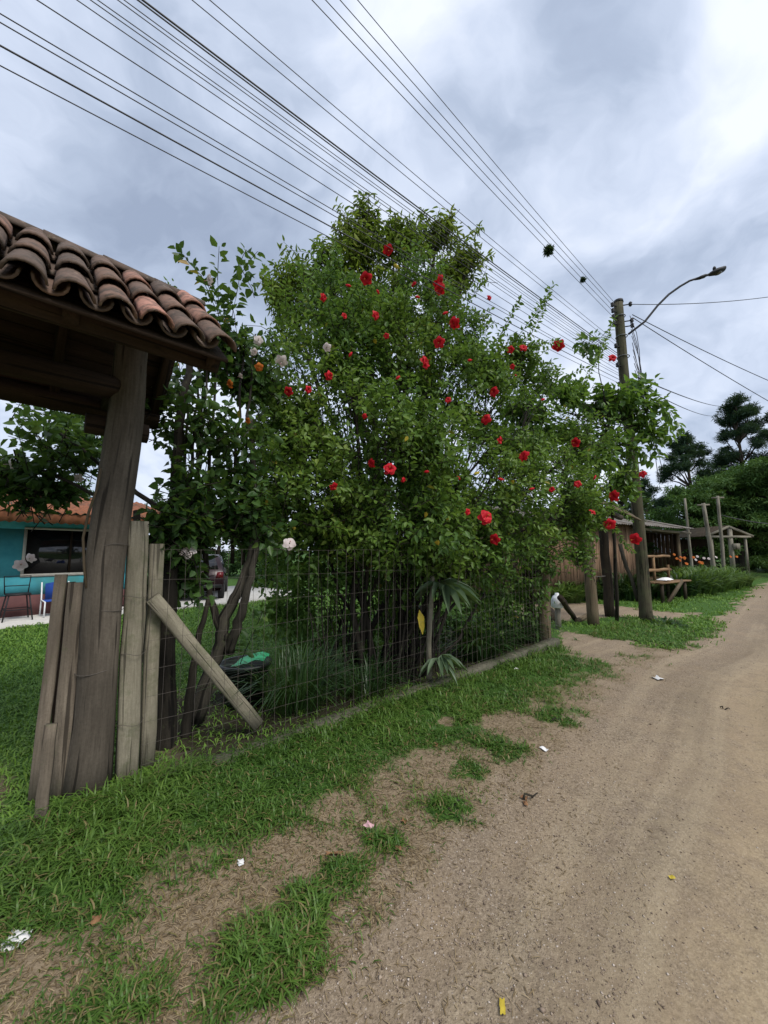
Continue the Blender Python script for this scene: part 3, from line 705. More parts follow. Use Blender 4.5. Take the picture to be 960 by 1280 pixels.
def gravel():
    n = 52000; x, y = scatter_polar(n, .7, 9, -30, 48); es = edge_s(x, y); g, road, dry, soil = masks(x, y)
    dens = (.85 * sstep(1.3, .1, es + (fbm(x * 1.2, y * 1.2, 91) - .47) * 1.6) + .10 + .5 * sstep(.55, .68, fbm(es * 2.4 + 3, (x + y) * .12, 95))) * sstep(.25, .6, road)
    keep = (rng.random(n) < dens) & (es < ROAD_W); x, y = x[keep], y[keep]; m = len(x); r = np.hypot(x, y)
    s = (.0022 + .0045 * rng.random(m) ** 3.0) * (1 + .05 * r)
    s = np.where(rng.random(m) < .012, s * 2.0, s)
    oct_ = np.array([[1, 0, 0], [-1, 0, 0], [0, 1, 0], [0, -1, 0], [0, 0, 1], [0, 0, -1]], float)
    a = rng.random(m) * 6.28; ca, sa = np.cos(a), np.sin(a)
    o = oct_[None] * (s[:, None, None] * rng.uniform(.55, 1.25, (m, 6, 1))) * np.array([1.15, .85, .6])
    vx = o[..., 0] * ca[:, None] - o[..., 1] * sa[:, None]; vy = o[..., 0] * sa[:, None] + o[..., 1] * ca[:, None]
    v = np.stack([vx + x[:, None], vy + y[:, None], o[..., 2] + (height(x, y) + s * .25)[:, None]], -1).reshape(-1, 3)
    f = np.array([(0, 2, 4), (2, 1, 4), (1, 3, 4), (3, 0, 4), (2, 0, 5), (1, 2, 5), (3, 1, 5), (0, 3, 5)]).ravel()
    loops = ((np.arange(m) * 6)[:, None] + f[None]).ravel()
    t = NT('gravel_stone'); rn = t.attr('rnd').outputs['Fac']
    M['stone'] = t.done(t.principled(t.ramp(rn, [(0, (.11, .08, .06)), (.5, (.26, .20, .15)), (.85, (.36, .29, .22)), (1, (.50, .44, .38))]), .9, spec=.2))
    tag(mesh_obj('gravel', v, loops, np.full(8 * m, 3), M['stone'], rnd=np.repeat(rng.random(m), 8)), kind='stuff')
gravel()
# ================================================================== gateway with clay tile roof
def gateway():
    U = unit(V(.73, .68, 0)); Nf = V(U[1], -U[0], 0); Z = V(0, 0, 1)
    r = ray(290, 446); E = V(0, 0, CAM_H) + r * (1.28 / r[2])           # eave corner
    run, rise, Lr = .92, .81, 3.1
    root = empty('tiled_gateway', (-2.03, 2.60, 0), 'rustic wooden gateway with thick trunk post and small clay tile roof', 'gateway')
    ridge = E - Nf * run + Z * rise
    sl = unit(-Nf * run + Z * rise); Ls = math.hypot(run, rise); back = unit(Nf * run * -1 - Z * rise)
    nf = np.cross(U, sl); nf = nf if nf[2] > 0 else -nf
    mb = MB()
    def tile(p, d, side, up, L, r0, r1, rnd, inv=False):
        """one barrel tile from p (low end) along d"""
        vs = []; fs = []; n = 8; rows = 4
        for lay, th in ((0, 0), (1, .013)):
            for i in range(rows + 1):
                f = i / rows; rr = r0 + (r1 - r0) * f - th
                for j in range(n + 1):
                    a = math.pi * j / n; c = math.cos(a) * rr; h = math.sin(a) * rr * .92
                    vs.append(p + d * L * f + side * c + up * ((-h if inv else h) + (.0 if not inv else .0)))
        K = (rows + 1) * (n + 1)
        for lay in (0, 1):
            for i in range(rows):
                for j in range(n):
                    q = (lay * K + i * (n + 1) + j, lay * K + i * (n + 1) + j + 1, lay * K + (i + 1) * (n + 1) + j + 1, lay * K + (i + 1) * (n + 1) + j)
                    fs.append(q if lay == 0 else q[::-1])
        for j in range(n): fs.append((j, K + j, K + j + 1, j + 1))
        for i in range(rows):
            fs.append((i * (n + 1), (i + 1) * (n + 1), K + (i + 1) * (n + 1), K + i * (n + 1)))
            o = n; fs.append((i * (n + 1) + o, K + i * (n + 1) + o, K + (i + 1) * (n + 1) + o, (i + 1) * (n + 1) + o))
        mb.add(vs, fs, rnd)
    ncol = int(Lr / .182); nrow = 3; exp_ = Ls / nrow
    for face in (0, 1):
        dd = sl if face == 0 else unit(Nf * run + Z * rise); up = nf if face == 0 else unit(np.cross(dd, U) if np.cross(dd, U)[2] > 0 else -np.cross(dd, U))
        e0 = E if face == 0 else E - Nf * 2 * run
        for cidx in range(ncol):
            for rr in range(nrow):
                near = 1 - min(cidx, 9) / 9
                rnd = float(np.clip(random.gauss(.30 + .42 * near ** 2.2, .16), 0, 1))
                j = lambda s: random.uniform(-s, s)
                p = e0 - U * (.09 + cidx * .182) + dd * (rr * exp_ - .06) + up * (.045 + .012 * rr * 0 + j(.006)) + U * j(.008)
                d2 = unit(dd - up * .045 + U * j(.02)); tile(p, d2, U, up, exp_ + .075, .088, .070, rnd)
                p2 = e0 - U * (cidx * .182 + .181) + dd * (rr * exp_ - .03) + up * (.072 + j(.004))
                tile(p2, unit(dd - up * .04), U, up, exp_ + .07, .074, .086, float(np.clip(random.gauss(.34, .15), 0, 1)), True)
    mb.build('roof_tiles', M['clay'], root, smooth=False)
    mb2 = MB(); mb = mb2
    for k in range(int(Lr / .33)):
        tile(ridge + U * (.02 - k * .33 - .33) + Z * .0 + V(0, 0, random.uniform(-.01, .01)), unit(U + Z * random.uniform(.0, .04)), Nf, Z, .38, .105, .088, float(np.clip(random.gauss(.25, .12), 0, 1)))
    mb2.build('ridge_tiles', M['clay'], root)
    # timbers
    gd = M['gate_dark']
    for face in (0, 1):
        s = 1 if face == 0 else -1
        dd = unit(-Nf * s * run + Z * rise); e0 = E if face == 0 else E - Nf * 2 * run; up = unit(np.cross(dd, U) * (1 if np.cross(dd, U)[2] > 0 else -1))
        m = MB()
        for k in range(9):
            a = e0 + dd * (.02 + k * Ls / 9) - up * .028; m.beam(a - U * .03, a - U * Lr, Ls / 9 - .006, .022, up)
        m.build('roof_boards', gd, root)
        m = MB(); a = e0 + dd * .10 - up * .10; m.beam(a - U * .05, a - U * Lr, .15, .11, up, seg=6, jit=.05); m.build('eave_beam', M['gate_dark'], root)
        for k in range(5):
            m = MB(); a = e0 - U * (.10 + k * .72) - up * .075; m.beam(a + dd * .0, a + dd * (Ls - .02), .07, .085, up); m.build('rafter', gd, root)
    m = MB(); m.tube([ridge - U * .06 - Z * .16, ridge - U * Lr * .5 - Z * .17, ridge - U * Lr - Z * .16], .075, 10, jit=.05); m.build('ridge_log', gd, root)
    # post: thick trunk, wider at the foot
    pb = ground(106, 985); pt = at(161, 455, pb[1] + .06)
    zs = np.linspace(0, 1, 15); pts = [pb + (pt - pb) * f + V(.012 * math.sin(f * 9), .012 * math.cos(f * 7), 0) for f in zs]
    pts[0] = pts[0] - V(0, 0, .15); pts = np.array(pts); pts = np.vstack([pts, pts[-1] + V(.01, 0, .45)])
    rad = np.interp(np.linspace(0, 1, 16), [0, .06, .12, .2, .45, .62, .8, 1], [.150, .134, .124, .119, .121, .124, .118, .108])
    m = MB(); m.tube(pts, rad, 22, jit=.035, rnd=.5); m.build('post', M['post_grey'], root, smooth=True)
    POST['p'] = pts
    # short cross log under the roof and tie beam running left
    c = at(148, 536, pb[1] + .16); m = MB(); m.tube([c - U * .21, c, c + U * .20], .078, 12, jit=.05); m.build('cross_log', gd, root)
    c = at(150, 487, pb[1] + .02); m = MB(); m.tube([c + U * .05, c - U * 1.2, c - U * 2.55], .085, 12, jit=.05); m.build('tie_beam', gd, root)
    c2 = c - Nf * .42; m = MB(); m.beam(c - Nf * .10 + Z * .06, c - Nf * .66 + Z * .06, .10, .09); m.build('cross_tie', gd, root)
    q = pts[0] - U * 2.45; m = MB(); m.tube([q, q + Z * 1.6, q + Z * 3.0], [.16, .14, .12], 16, jit=.04); m.build('post', M['post_grey'], root, smooth=True)
    # old wire wrapped round the post, and a cord running up its left side
    for py in (778, 850, 700):
        f = (985 - py) / (985 - 455); cpt = pb + (pt - pb) * f; rr = .128 - .010 * f; m = MB()
        m.tube([cpt + V(math.cos(a) * rr, math.sin(a) * rr, .012 * math.sin(a * 2 + py)) for a in np.linspace(0, 6.28, 26)], .0028, 4, cap=False); m.build('wire_wrap', M['wire'], root)
    m = MB(); m.tube([at(x, y, pb[1] - .10) for x, y in ((126, 585), (121, 612), (111, 640), (104, 672), (105, 705), (108, 735))], .009, 5); m.build('cord', M['log'], root)
    # small weeds and knots of moss on the ridge
    return root
POST = {}
gateway()
def roof_weed(px, py, Y, size, label):
    root = at(px, py, Y); c = Crown()
    for k in range(7): c.shoot([root - V(0, 0, .03), root + V(random.uniform(-.06, .06), random.uniform(-.06, .06), random.uniform(.02, .09)) * size], .2)
    v, l, z, r = c.grow(4, .045 * size, .45); tag(mesh_obj('roof_weed', v, l, z, M['hib'], None, root, rnd=r), label, 'weed')
roof_weed(212, 366, 3.02, 1.0, 'small green weed sprouting from the ridge near the roof corner')

# three old boards leaning by the post
def lean_board(p0, p1, d0, d1, w, t, mat, label):
    a = ground(*p0); a = a * 1.0; b = at(*p1, a[1] + d1); a = a + V(0, d0, -.04)
    m = MB(); m.beam(a, b, w, t, (.3, -1, .1), seg=6, wob=.004, jit=.04, rnd=.5); o = m.build('leaning_board', mat, None, a)
    tag(o, label, 'board', 'old boards leaning beside the gate post')
lean_board((43, 1003), (77, 718), .0, .10, .070, .03, M['board_grey'], 'narrow weathered board farthest from the post, standing on edge by the lawn')
lean_board((68, 1000), (97, 728), .02, .08, .105, .028, M['board_grey'], 'wide weathered grey board leaning right against the thick gate post')
lean_board((50, 1030), (64, 905), .0, .02, .062, .03, M['board_grey'], 'short broken board stub in front of the two taller leaning boards')
m = MB(); a = ground(56, 1000); m.beam(a + V(0, .10, -.03), at(84, 728, a[1] + .22), .10, .03, (.3, -1, .1), rnd=.1); tag(m.build('leaning_board', M['gate_dark'], None, a), 'dark plank filling the dark gap behind the two pale leaning boards', 'board', 'old boards leaning beside the gate post')  # dark timber plank stands in for the dark gap between the boards

# ================================================================== wire fence on its concrete kerb
def kerb():
    m = MB(); n = 26; rows = []
    for i in range(n + 1):
        f = i / n; p = FA + (FB - FA) * (.012 + .988 * f); h = .02 + .105 * f + random.uniform(-.006, .006); w = .075 + random.uniform(-.006, .006)
        P = V(p[0], p[1], 0); N3 = V(FN[0], FN[1], 0)
        rows.append([P + N3 * (w + .012) - V(0, 0, .1), P + N3 * (w + .004) + V(0, 0, h * .5), P + N3 * w + V(0, 0, h - .018), P + N3 * (w - .02) + V(0, 0, h), P - N3 * (w - .02) + V(0, 0, h), P - N3 * w + V(0, 0, h - .02), P - N3 * w - V(0, 0, .1)])
    v = [p for r_ in rows for p in r_]; k = 7
    f = [(i * k + j, (i + 1) * k + j, (i + 1) * k + j + 1, i * k + j + 1) for i in range(n) for j in range(k - 1)] + [tuple(range(k)), tuple(n * k + j for j in range(k))[::-1]]
    m.add(v, f); tag(m.build('concrete_kerb', M['concrete'], None, (FA[0], FA[1], 0)), 'low mossy concrete kerb wall under the wire fence', 'kerb')
kerb()
def fence():
    root = empty('wire_fence', (FA[0], FA[1], 0), 'wire mesh fence with weathered wooden posts and a slanting brace', 'fence')
    pa = ground(158, 972); pb = at(173, 652, pa[1] + .02)
    m = MB(); m.beam(pa - V(0, 0, .1), pb, .135, .10, (.62, -.78, 0), seg=8, wob=.006, jit=.05, rnd=.55); m.build('post', M['post_pale'], root)
    p2 = at(196, 680, pa[1] + .16); p2b = at(183, 960, pa[1] + .13)
    m = MB(); m.beam(p2b, p2, .10, .075, (.62, -.78, 0), seg=6, wob=.005, jit=.05, rnd=.6); m.build('post', M['post_pale'], root)
    b0 = at(191, 747, pa[1] + .06); e = ground(318, 918); b1 = V(e[0], e[1], .10) + V(FN[0], FN[1], 0) * .05
    m = MB(); m.beam(b0, b1, .105, .085, (.62, -.78, 0), seg=8, wob=.004, jit=.05, rnd=.5); m.build('brace', M['post_pale'], root)
    # end posts at the drive
    g = ground(682, 806); m = MB(); m.tube(wavy(g - V(0, 0, .1), g + V(.03, 0, 2.05), 7, .006), np.linspace(.108, .09, 7), 14, jit=.04, rnd=.6); m.build('end_post', M['log'], root, smooth=True)
    g2 = g + V(-.20, .14, 0); m = MB(); m.tube(wavy(g2 - V(0, 0, .1), g2 + V(-.03, 0, 2.0), 7, .006), np.linspace(.10, .085, 7), 14, jit=.04, rnd=.1); m.build('end_post', M['log_dark'], root, smooth=True)
    m = MB(); m.tube(wavy(at(648, 748, 7.4), at(672, 712, 7.0), 5, .006), .07, 10, jit=.05); m.build('brace', M['log_dark'], root)
    mesh = MB(); H = 1.62; N3 = V(FN[0], FN[1], 0)
    st = .105; nx = int((FLEN - .15) / st)
    sag = lambda w, z: N3 * (.03 * math.sin(w * 1.9 + z * 1.3) * .6 + .045)
    def P(w, z): q = FA + FU * w; return V(q[0], q[1], z) + sag(w, z)
    for i in range(nx + 1):
        w = .06 + i * st; mesh.tube([P(w + random.uniform(-.004, .004), z) for z in (.04, .45, .85, 1.25, H - .0)], .0016 + .00012 * w, 3, cap=False, rnd=random.random())
    for j, z in enumerate((.06, .17, .30, .45, .62, .80, .99, 1.19, 1.40, H)):
        mesh.tube([P(.06 + i * .21, z + .006 * math.sin(i * 1.3 + j)) for i in range(int((FLEN - .15) / .21) + 1)], .0012, 3, cap=False)
    mesh.build('wire_mesh', M['wire'], root)
    for z in (.35, .80, 1.18):
        q = pa + (pb - pa) * (z / 1.7); mm = MB(); mm.tube([q + V(math.cos(a) * .09, math.sin(a) * .08, .01 * math.sin(3 * a)) for a in np.linspace(0, 6.28, 18)], .0022, 4, cap=False); mm.build('wire_tie', M['wire'], root)
fence()

# ================================================================== house on the left
def house():
    H2 = lambda u, v, z=0: V(HA[0] + HU[0] * u + HN[0] * v, HA[1] + HU[1] * u + HN[1] * v, z)
    m = MB(); m.obox(H2(1.2, 2.6)[:2], HU, HN, 7.5, 2.6, -.1, .06); tag(m.build('porch_slab', M['slab'], None, H2(0, 0)), 'pale concrete porch slab along the lawn side of the turquoise house', 'slab')
    root = empty('turquoise_house', H2(0, 1.1), 'turquoise house with maroon base band and terracotta sheet roof', 'house')
    WV = 1.40; u0, u1 = -5.5, 3.3; wu0, wu1, wz0, wz1 = .60, 2.45, 1.05, 2.16
    m = MB()
    def seg(a, b, z0, z1, mm=m): mm.obox(H2((a + b) / 2, WV + .1)[:2], HU, HN, (b - a) / 2, .1, z0, z1)
    seg(u0, u1, .55, wz0 - .06); seg(u0, wu0, wz0 - .06, wz1); seg(wu1, u1, wz0 - .06, wz1); seg(u0, u1, wz1, 2.72)
    m.obox(H2(u1 - .1, WV + 2.2)[:2], HU, HN, .1, 2.0, .06, 2.72); m.obox(H2(u0 + .1, WV + 2.2)[:2], HU, HN, .1, 2.0, .06, 2.72); m.obox(H2((u0 + u1) / 2, WV + 4.3)[:2], HU, HN, (u1 - u0) / 2, .1, .06, 2.72)
    m.build('wall', M['turquoise'], root)
    m = MB(); m.obox(H2((u0 + u1) / 2, WV + .09)[:2], HU, HN, (u1 - u0) / 2 + .01, .115, .06, .55); m.build('base_band', M['maroon_paint'], root)
    m = MB()
    m.obox(H2((wu0 + wu1) / 2, WV + .1)[:2], HU, HN, (wu1 - wu0) / 2 + .03, .12, wz0 - .06, wz0 + .01); m.obox(H2(wu0, WV + .1)[:2], HU, HN, .03, .115, wz0 + .01, wz1); m.obox(H2(wu1, WV + .1)[:2], HU, HN, .03, .115, wz0 + .01, wz1); m.obox(H2((wu0 + wu1) / 2, WV + .1)[:2], HU, HN, (wu1 - wu0) / 2 + .03, .115, wz1, wz1 + .05)
    wf = m.build('window', M['sill'], root)
    m = MB(); m.obox(H2((wu0 + wu1) / 2, WV + .14)[:2], HU, HN, (wu1 - wu0) / 2 - .03, .01, wz0 + .01, wz1); m.build('pane', M['glass'], wf)
    m = MB(); m.obox(H2((wu0 + wu1) / 2, WV + .11)[:2], HU, HN, .022, .015, wz0 + .01, wz1); m.build('mullion', M['gate_dark'], wf)
    # corrugated sheet roof: two pitches
    for s in (0, 1):
        m = MB(); n = 110; vs = []; a0, a1 = u0 - .5, u1 + .5
        ev, ez, rv, rz = (WV - .95, 2.54, WV + 2.2, 3.30) if s == 0 else (WV + 5.3, 2.5, WV + 2.2, 3.30)
        for lay in (0, .014):
            for (vv, zz) in ((ev, ez), ((ev + rv) / 2, (ez + rz) / 2 - .02), (rv, rz)):
                for i in range(n * 2 + 1):
                    vs.append(H2(a0 + (a1 - a0) * i / (2 * n), vv, zz + .028 * math.sin(math.pi * i / 1.0 * .5) + lay))
        k = 2 * n + 1; fs = []
        for lay in range(2):
            for r_ in range(2):
                for i in range(2 * n): b = lay * 3 * k + r_ * k + i; fs.append((b, b + 1, b + k + 1, b + k))
        for i in range(2 * n): fs.append((i, i + 1, 3 * k + i + 1, 3 * k + i))
        m.add(vs, fs); rf = m.build('roof', M['terracotta'], root)
    # scalloped sheet valance under the eave
    m = MB(); vs = []; n = 64
    for i in range(n * 2 + 1):
        u = u0 - .45 + (u1 - u0 + .9) * i / (2 * n); w = .022 * math.sin(math.pi * i * .5); lo = 2.30 - .035 * abs(math.sin(math.pi * i * .5))
        vs += [H2(u, WV - .90 + w, lo), H2(u, WV - .90 + w, 2.515), H2(u, WV - .886 + w, lo), H2(u, WV - .886 + w, 2.515)]
    fs = []
    for i in range(2 * n):
        b = i * 4; fs += [(b, b + 4, b + 5, b + 1), (b + 2, b + 3, b + 7, b + 6), (b, b + 2, b + 6, b + 4)]
    m.add(vs, fs); m.build('valance', M['terracotta'], root)
    m = MB(); m.beam(H2(u0 - .4, WV - .8, 2.47), H2(u1 + .4, WV - .8, 2.47), .08, .1); m.build('eave_beam', M['gate_dark'], root)
    for u in (-3.4, 2.9):
        m = MB(); m.obox(H2(u, WV - .8)[:2], HU, HN, .05, .05, .06, 2.3); m.build('porch_post', M['white_paint'], root)
    # tall iron stool and folding chair on the slab
    t = ground(17, 777) - V(HN[0], HN[1], 0) * .22; t = V(t[0], t[1], .06); r_ = empty('bar_stool', t, 'tall dark iron stool on the porch slab by the turquoise wall', 'stool')
    hu, hn = V(HU[0], HU[1], 0), V(HN[0], HN[1], 0); 
    m = MB(); m.obox((t + V(0, 0, 0))[:2], HU, HN, .20, .20, t[2] + .56, t[2] + .60); m.build('seat', M['dark_metal'], r_)
    for a, b in ((-1, -1), (1, -1), (1, 1), (-1, 1)):
        m = MB(); m.tube([t + hu * a * .25 + hn * b * .25, t + hu * a * .17 + hn * b * .17 + V(0, 0, .58)], .014, 6); m.build('leg', M['dark_metal'], r_)
    m = MB()
    m.tube([t - hu * .2 + hn * .2 + V(0, 0, .58), t - hu * .23 + hn * .23 + V(0, 0, .98), t + hu * .23 + hn * .23 + V(0, 0, .98), t + hu * .2 + hn * .2 + V(0, 0, .58)], .013, 6); m.tube([t - hu * .21 + hn * .21 + V(0, 0, .76), t + hu * .21 + hn * .21 + V(0, 0, .76)], .011, 6); m.build('backrest', M['dark_metal'], r_)
    m = MB()
    for k in range(4):
        c = [(-1, -1), (1, -1), (1, 1), (-1, 1)]; p, q = c[k], c[(k + 1) % 4]; m.tube([t + hu * p[0] * .22 + hn * p[1] * .22 + V(0, 0, .25), t + hu * q[0] * .22 + hn * q[1] * .22 + V(0, 0, .25)], .01, 6)
    m.build('footrest', M['dark_metal'], r_)
    t = ground(66, 771) - V(HN[0], HN[1], 0) * .30; t = V(t[0], t[1], .06); r_ = empty('folding_chair', t, 'blue fabric folding chair with white frame on the porch slab', 'chair')
    m = MB()
    for s in (-1, 1):
        m.tube([t + hu * s * .26 - hn * .2, t + hu * s * .26 - hn * .2 + V(0, 0, .36), t + hu * s * .26 + hn * .22 + V(0, 0, .38), t + hu * s * .26 + hn * .32 + V(0, 0, .80)], .016, 6); m.tube([t + hu * s * .26 + hn * .26, t + hu * s * .26 + hn * .22 + V(0, 0, .38)], .016, 6)
    m.build('frame', M['white_plastic'], r_)
    m = MB(); m.beam(t - hn * .18 + V(0, 0, .37), t + hn * .22 + V(0, 0, .38), .50, .02); m.build('seat', M['blue_fabric'], r_)
    m = MB(); m.beam(t + hn * .22 + V(0, 0, .42), t + hn * .32 + V(0, 0, .80), .50, .02, (0, 1, 0)); m.build('backrest', M['blue_fabric'], r_)
house()

# ================================================================== dark car seen from behind
def car():
    c = V(-6.55, 14.0, .056); root = empty('parked_car', c, 'dark maroon hatchback parked behind the pale shrub, rear end towards the lawn', 'car')
    fw = unit(V(-.36, 1, 0)); sd_ = V(fw[1], -fw[0], 0)
    prof = [(-1.75, .30), (-1.82, .55), (-1.74, .86), (-1.66, .95), (-1.40, 1.40), (-.9, 1.46), (-.1, 1.45), (.75, .98), (1.55, .82), (1.85, .60), (1.86, .30)]
    m = MB(); vs = []; ws = [.74, .80, .81, .80, .62, .60, .60, .78, .76, .70, .68]
    lat = [-1, -.93, -.5, 0, .5, .93, 1]; zz = [-.035, -.005, 0, .006, 0, -.005, -.035]
    for (x, z), w in zip(prof, ws):
        for a, dz in zip(lat, zz): vs.append(c + fw * x + sd_ * a * w + V(0, 0, z + dz * (1 if z > .5 else 0)))
    n = 7; k = len(prof); fs = [(i * n + j, i * n + j + 1, (i + 1) * n + j + 1, (i + 1) * n + j) for i in range(k - 1) for j in range(n - 1)]
    fs.append(tuple(range(0, k * n, n))); fs.append(tuple(range(n - 1, k * n, n))[::-1]); fs.append(tuple(list(range(n))[::-1] + list(range((k - 1) * n, k * n)))[::-1])
    m.add(vs, fs); body = m.build('body', M['car'], root)
    def quadp(pts, name, mat, out):
        m = MB(); pts = [np.asarray(p, float) for p in pts]; q = [p + out * .012 for p in pts] + [p - out * .03 for p in pts]
        m.add(q, [(0, 1, 2, 3), (7, 6, 5, 4), (0, 4, 5, 1), (1, 5, 6, 2), (2, 6, 7, 3), (3, 7, 4, 0)]); return m.build(name, mat, root)
    L = lambda x, y, z: c + fw * x + sd_ * y + V(0, 0, z)
    quadp([L(-1.645, -.62, 1.0), L(-1.645, .62, 1.0), L(-1.445, .50, 1.34), L(-1.445, -.50, 1.34)], 'rear_window', M['glass'], unit(-fw + V(0, 0, .5)))
    quadp([L(.68, -.60, 1.03), L(.68, .60, 1.03), L(-.02, .50, 1.40), L(-.02, -.50, 1.40)], 'windscreen', M['glass'], unit(fw + V(0, 0, 1)))
    for s in (-1, 1):
        quadp([L(-1.45, s * .775, .98), L(.55, s * .775, .99), L(-.1, s * .625, 1.38), L(-1.28, s * .635, 1.37)], 'side_window', M['glass'], sd_ * s)
        quadp([L(-1.775, s * .56, .70), L(-1.775, s * .78, .70), L(-1.735, s * .78, .90), L(-1.735, s * .60, .90)], 'tail_lamp', M['tail'], -fw)
        for x in (-1.1, 1.15):
            m = MB(); ce = L(x, s * .70, .30); ring = lambda r_, y: [ce + sd_ * s * y + fw * math.cos(a) * r_ + V(0, 0, math.sin(a) * r_) for a in np.linspace(0, 6.283, 19)[:-1]]
            v = ring(.30, -.08) + ring(.31, 0) + ring(.30, .10) + ring(.20, .11); f = [(i * 18 + j, i * 18 + (j + 1) % 18, (i + 1) * 18 + (j + 1) % 18, (i + 1) * 18 + j) for i in range(3) for j in range(18)]; f.append(tuple(range(18)))
            m.add(v, f); w = m.build('wheel', M['tyre'], root); m = MB(); v = ring(.198, .105) + ring(.06, .085); m.add(v, [(j, (j + 1) % 18, 18 + (j + 1) % 18, 18 + j) for j in range(18)] + [tuple(range(18, 36))]); m.build('rim', M['steel'], w)
    quadp([L(-1.80, -.26, .66), L(-1.80, .26, .66), L(-1.77, .26, .78), L(-1.77, -.26, .78)], 'number_plate', M['steel'], -fw)
    m = MB(); m.beam(L(-1.83, -.76, .46), L(-1.83, .76, .46), .16, .10, (0, 0, 1)); m.build('bumper', M['black_plastic'], root)
car()

# ================================================================== utility pole, street lamp, cables
PB = ground(808, 776)
PT = at(773, 378, PB[1] + .05)
def pole():
    root = empty('utility_pole', PB, 'tall mossy wooden utility pole standing in the grass patch', 'pole')
    m = MB(); n = 22; pts = [PB + (PT - PB) * f + V(.02 * math.sin(6 * f), 0, 0) for f in np.linspace(-.02, 1, n)]
    m.tube(pts, np.interp(np.linspace(0, 1, n), [0, .05, .2, 1], [.165, .135, .125, .105]), 18, jit=.02, rnd=.5); m.build('shaft', M['pole'], root, smooth=True)
    m = MB(); m.tube([PT - V(0, 0, .02), PT + V(0, 0, .05)], [.115, .105], 14); m.build('pole_cap', M['dark_metal'], root)
    for px, py in ATT:
        c = poleat(py); d = unit(V(px - 772, 0, 0)) if px != 772 else V(1, 0, 0)
        m = MB(); side = V(-.62, -.3, 0) if px < 775 else V(.62, -.2, 0); side = unit(side)
        m.tube([c + side * .1, c + side * .24], .014, 6); q = c + side * .26
        m.tube([q - V(0, 0, .06), q - V(0, 0, .03), q, q + V(0, 0, .03), q + V(0, 0, .06)], [.02, .045, .03, .045, .02], 8); m.build('insulator', M['dark_metal'], root)
    for k, py in enumerate((398, 425, 452)):
        m = MB(); c = poleat(py); m.tube([c + V(math.cos(a), math.sin(a), 0) * (.122 + .006 * k) for a in np.linspace(0, 6.28, 20)], .012, 5, cap=False); m.build('band', M['steel'], root)
    # old loose leads hanging down the right side
    for k in range(9):
        y0 = 400 + k * 9; y1 = 500 + k * 14; a = poleat(y0) + V(.18, -.12, 0); b = poleat(y1) + V(.32 + .05 * k * random.random(), -.1, 0)
        m = MB(); mid = (a + b) / 2 + V(random.uniform(-.02, .14), random.uniform(-.05, .05), random.uniform(-.1, .1)); m.tube([a, (a + mid) / 2 + V(.05, 0, 0), mid, (mid + b) / 2, b], .009, 4); m.build('loose_lead', M['rubber'], root)
    c = poleat(505) + V(.24, -.12, 0); m = MB(); m.obox(c[:2], (1, 0), (0, 1), .06, .05, c[2] - .08, c[2] + .08); m.build('junction_box', M['dark_metal'], root)
def poleat(py): f = (776 - py) / (776 - 378); return PB + (PT - PB) * f
ATT = [(755, 385), (755, 393), (755, 401), (755, 410), (755, 440), (755, 465), (755, 490), (790, 383), (800, 405), (800, 412)]
pole()
def street_lamp():
    a0 = poleat(424) + V(.12, -.1, 0); root = empty('street_lamp', a0, 'street lamp on a long curved arm fixed to the utility pole', 'lamp')
    Yl = PB[1] - .4
    pts = [a0] + [at(x, y, PB[1] - .1 - .05 * i) for i, (x, y) in enumerate(((806, 402), (822, 382), (836, 368), (850, 358), (862, 351), (874, 347)))]
    m = MB(); m.tube(pts, .026, 8); m.build('arm', M['dark_metal'], root, smooth=True)
    p0 = at(870, 349, Yl); p1 = at(903, 337, Yl - .05); d = unit(p1 - p0); m = MB()
    m.tube([p0 - d * .02, p0 + d * .1, p0 + d * .22, p0 + d * .25, p0 + d * .33, p0 + d * .36, p0 + d * .52, p0 + d * .68, p0 + d * .72], [.03, .06, .065, .04, .045, .07, .115, .10, .03], 12, squash=.6); m.build('lamp_head', M['dark_metal'], root, smooth=True)
    m = MB(); q = p0 + d * .54; m.tube([q - V(0, 0, .05), q - V(0, 0, .066), q - V(0, 0, .075)], [.085, .065, .03], 12); m.build('lens', M['lens'], root, smooth=True)
    m = MB(); q = p0 + d * .47 + V(0, 0, .06); m.tube([q, q + V(0, 0, .06), q + V(0, 0, .09)], [.035, .035, .02], 8); m.build('photocell', M['dark_metal'], root)
street_lamp()
WD = unit(V(-.754, -.657, 0)); WN = V(WD[1], -WD[0], 0)
def cable(att_py, px, py, rad, label, off=0.0, extra=7.0, sag=.12, attx=-.22, group='overhead cables running back along the road'):
    A = poleat(att_py) + V(attx, -.16, 0)
    r = ray(px, py); o = V(0, 0, CAM_H); t = ((A - o) @ WN + off) / (r @ WN); P = o + r * t
    d = P - A; B = P + unit(d) * extra; n = 28; pts = []
    Lp = np.linalg.norm(d) / np.linalg.norm(B - A)
    for f in np.linspace(0, 1, n):
        s = 4 * f * (1 - f); s0 = 4 * Lp * (1 - Lp)
        pts.append(A + (B - A) * f - V(0, 0, sag * (s - s0 * f / Lp)))
    m = MB(); m.tube(pts, rad, 5); o_ = m.build('overhead_cable', M['rubber'], None, A); tag(o_, label, 'cable', group); return pts
PW = [cable(383, 447, 0, .0046, 'topmost and rightmost of the four bare wires reaching the pole head'),
      cable(390, 425, 0, .0046, 'second from the right of the four bare wires reaching the pole head'),
      cable(398, 407, 0, .0046, 'third from the right of the four bare wires reaching the pole head'),
      cable(406, 390, 0, .0046, 'leftmost of the four bare wires at the pole head, carrying the tufts')]
cable(437, 262, 0, .0040, 'right one of the two parallel cables left of the four bare wires')
cable(442, 240, 0, .0040, 'left one of the two parallel cables left of the four bare wires')
cable(452, 178, 0, .0078, 'thick black cable along the right edge of the dense cable bundle')
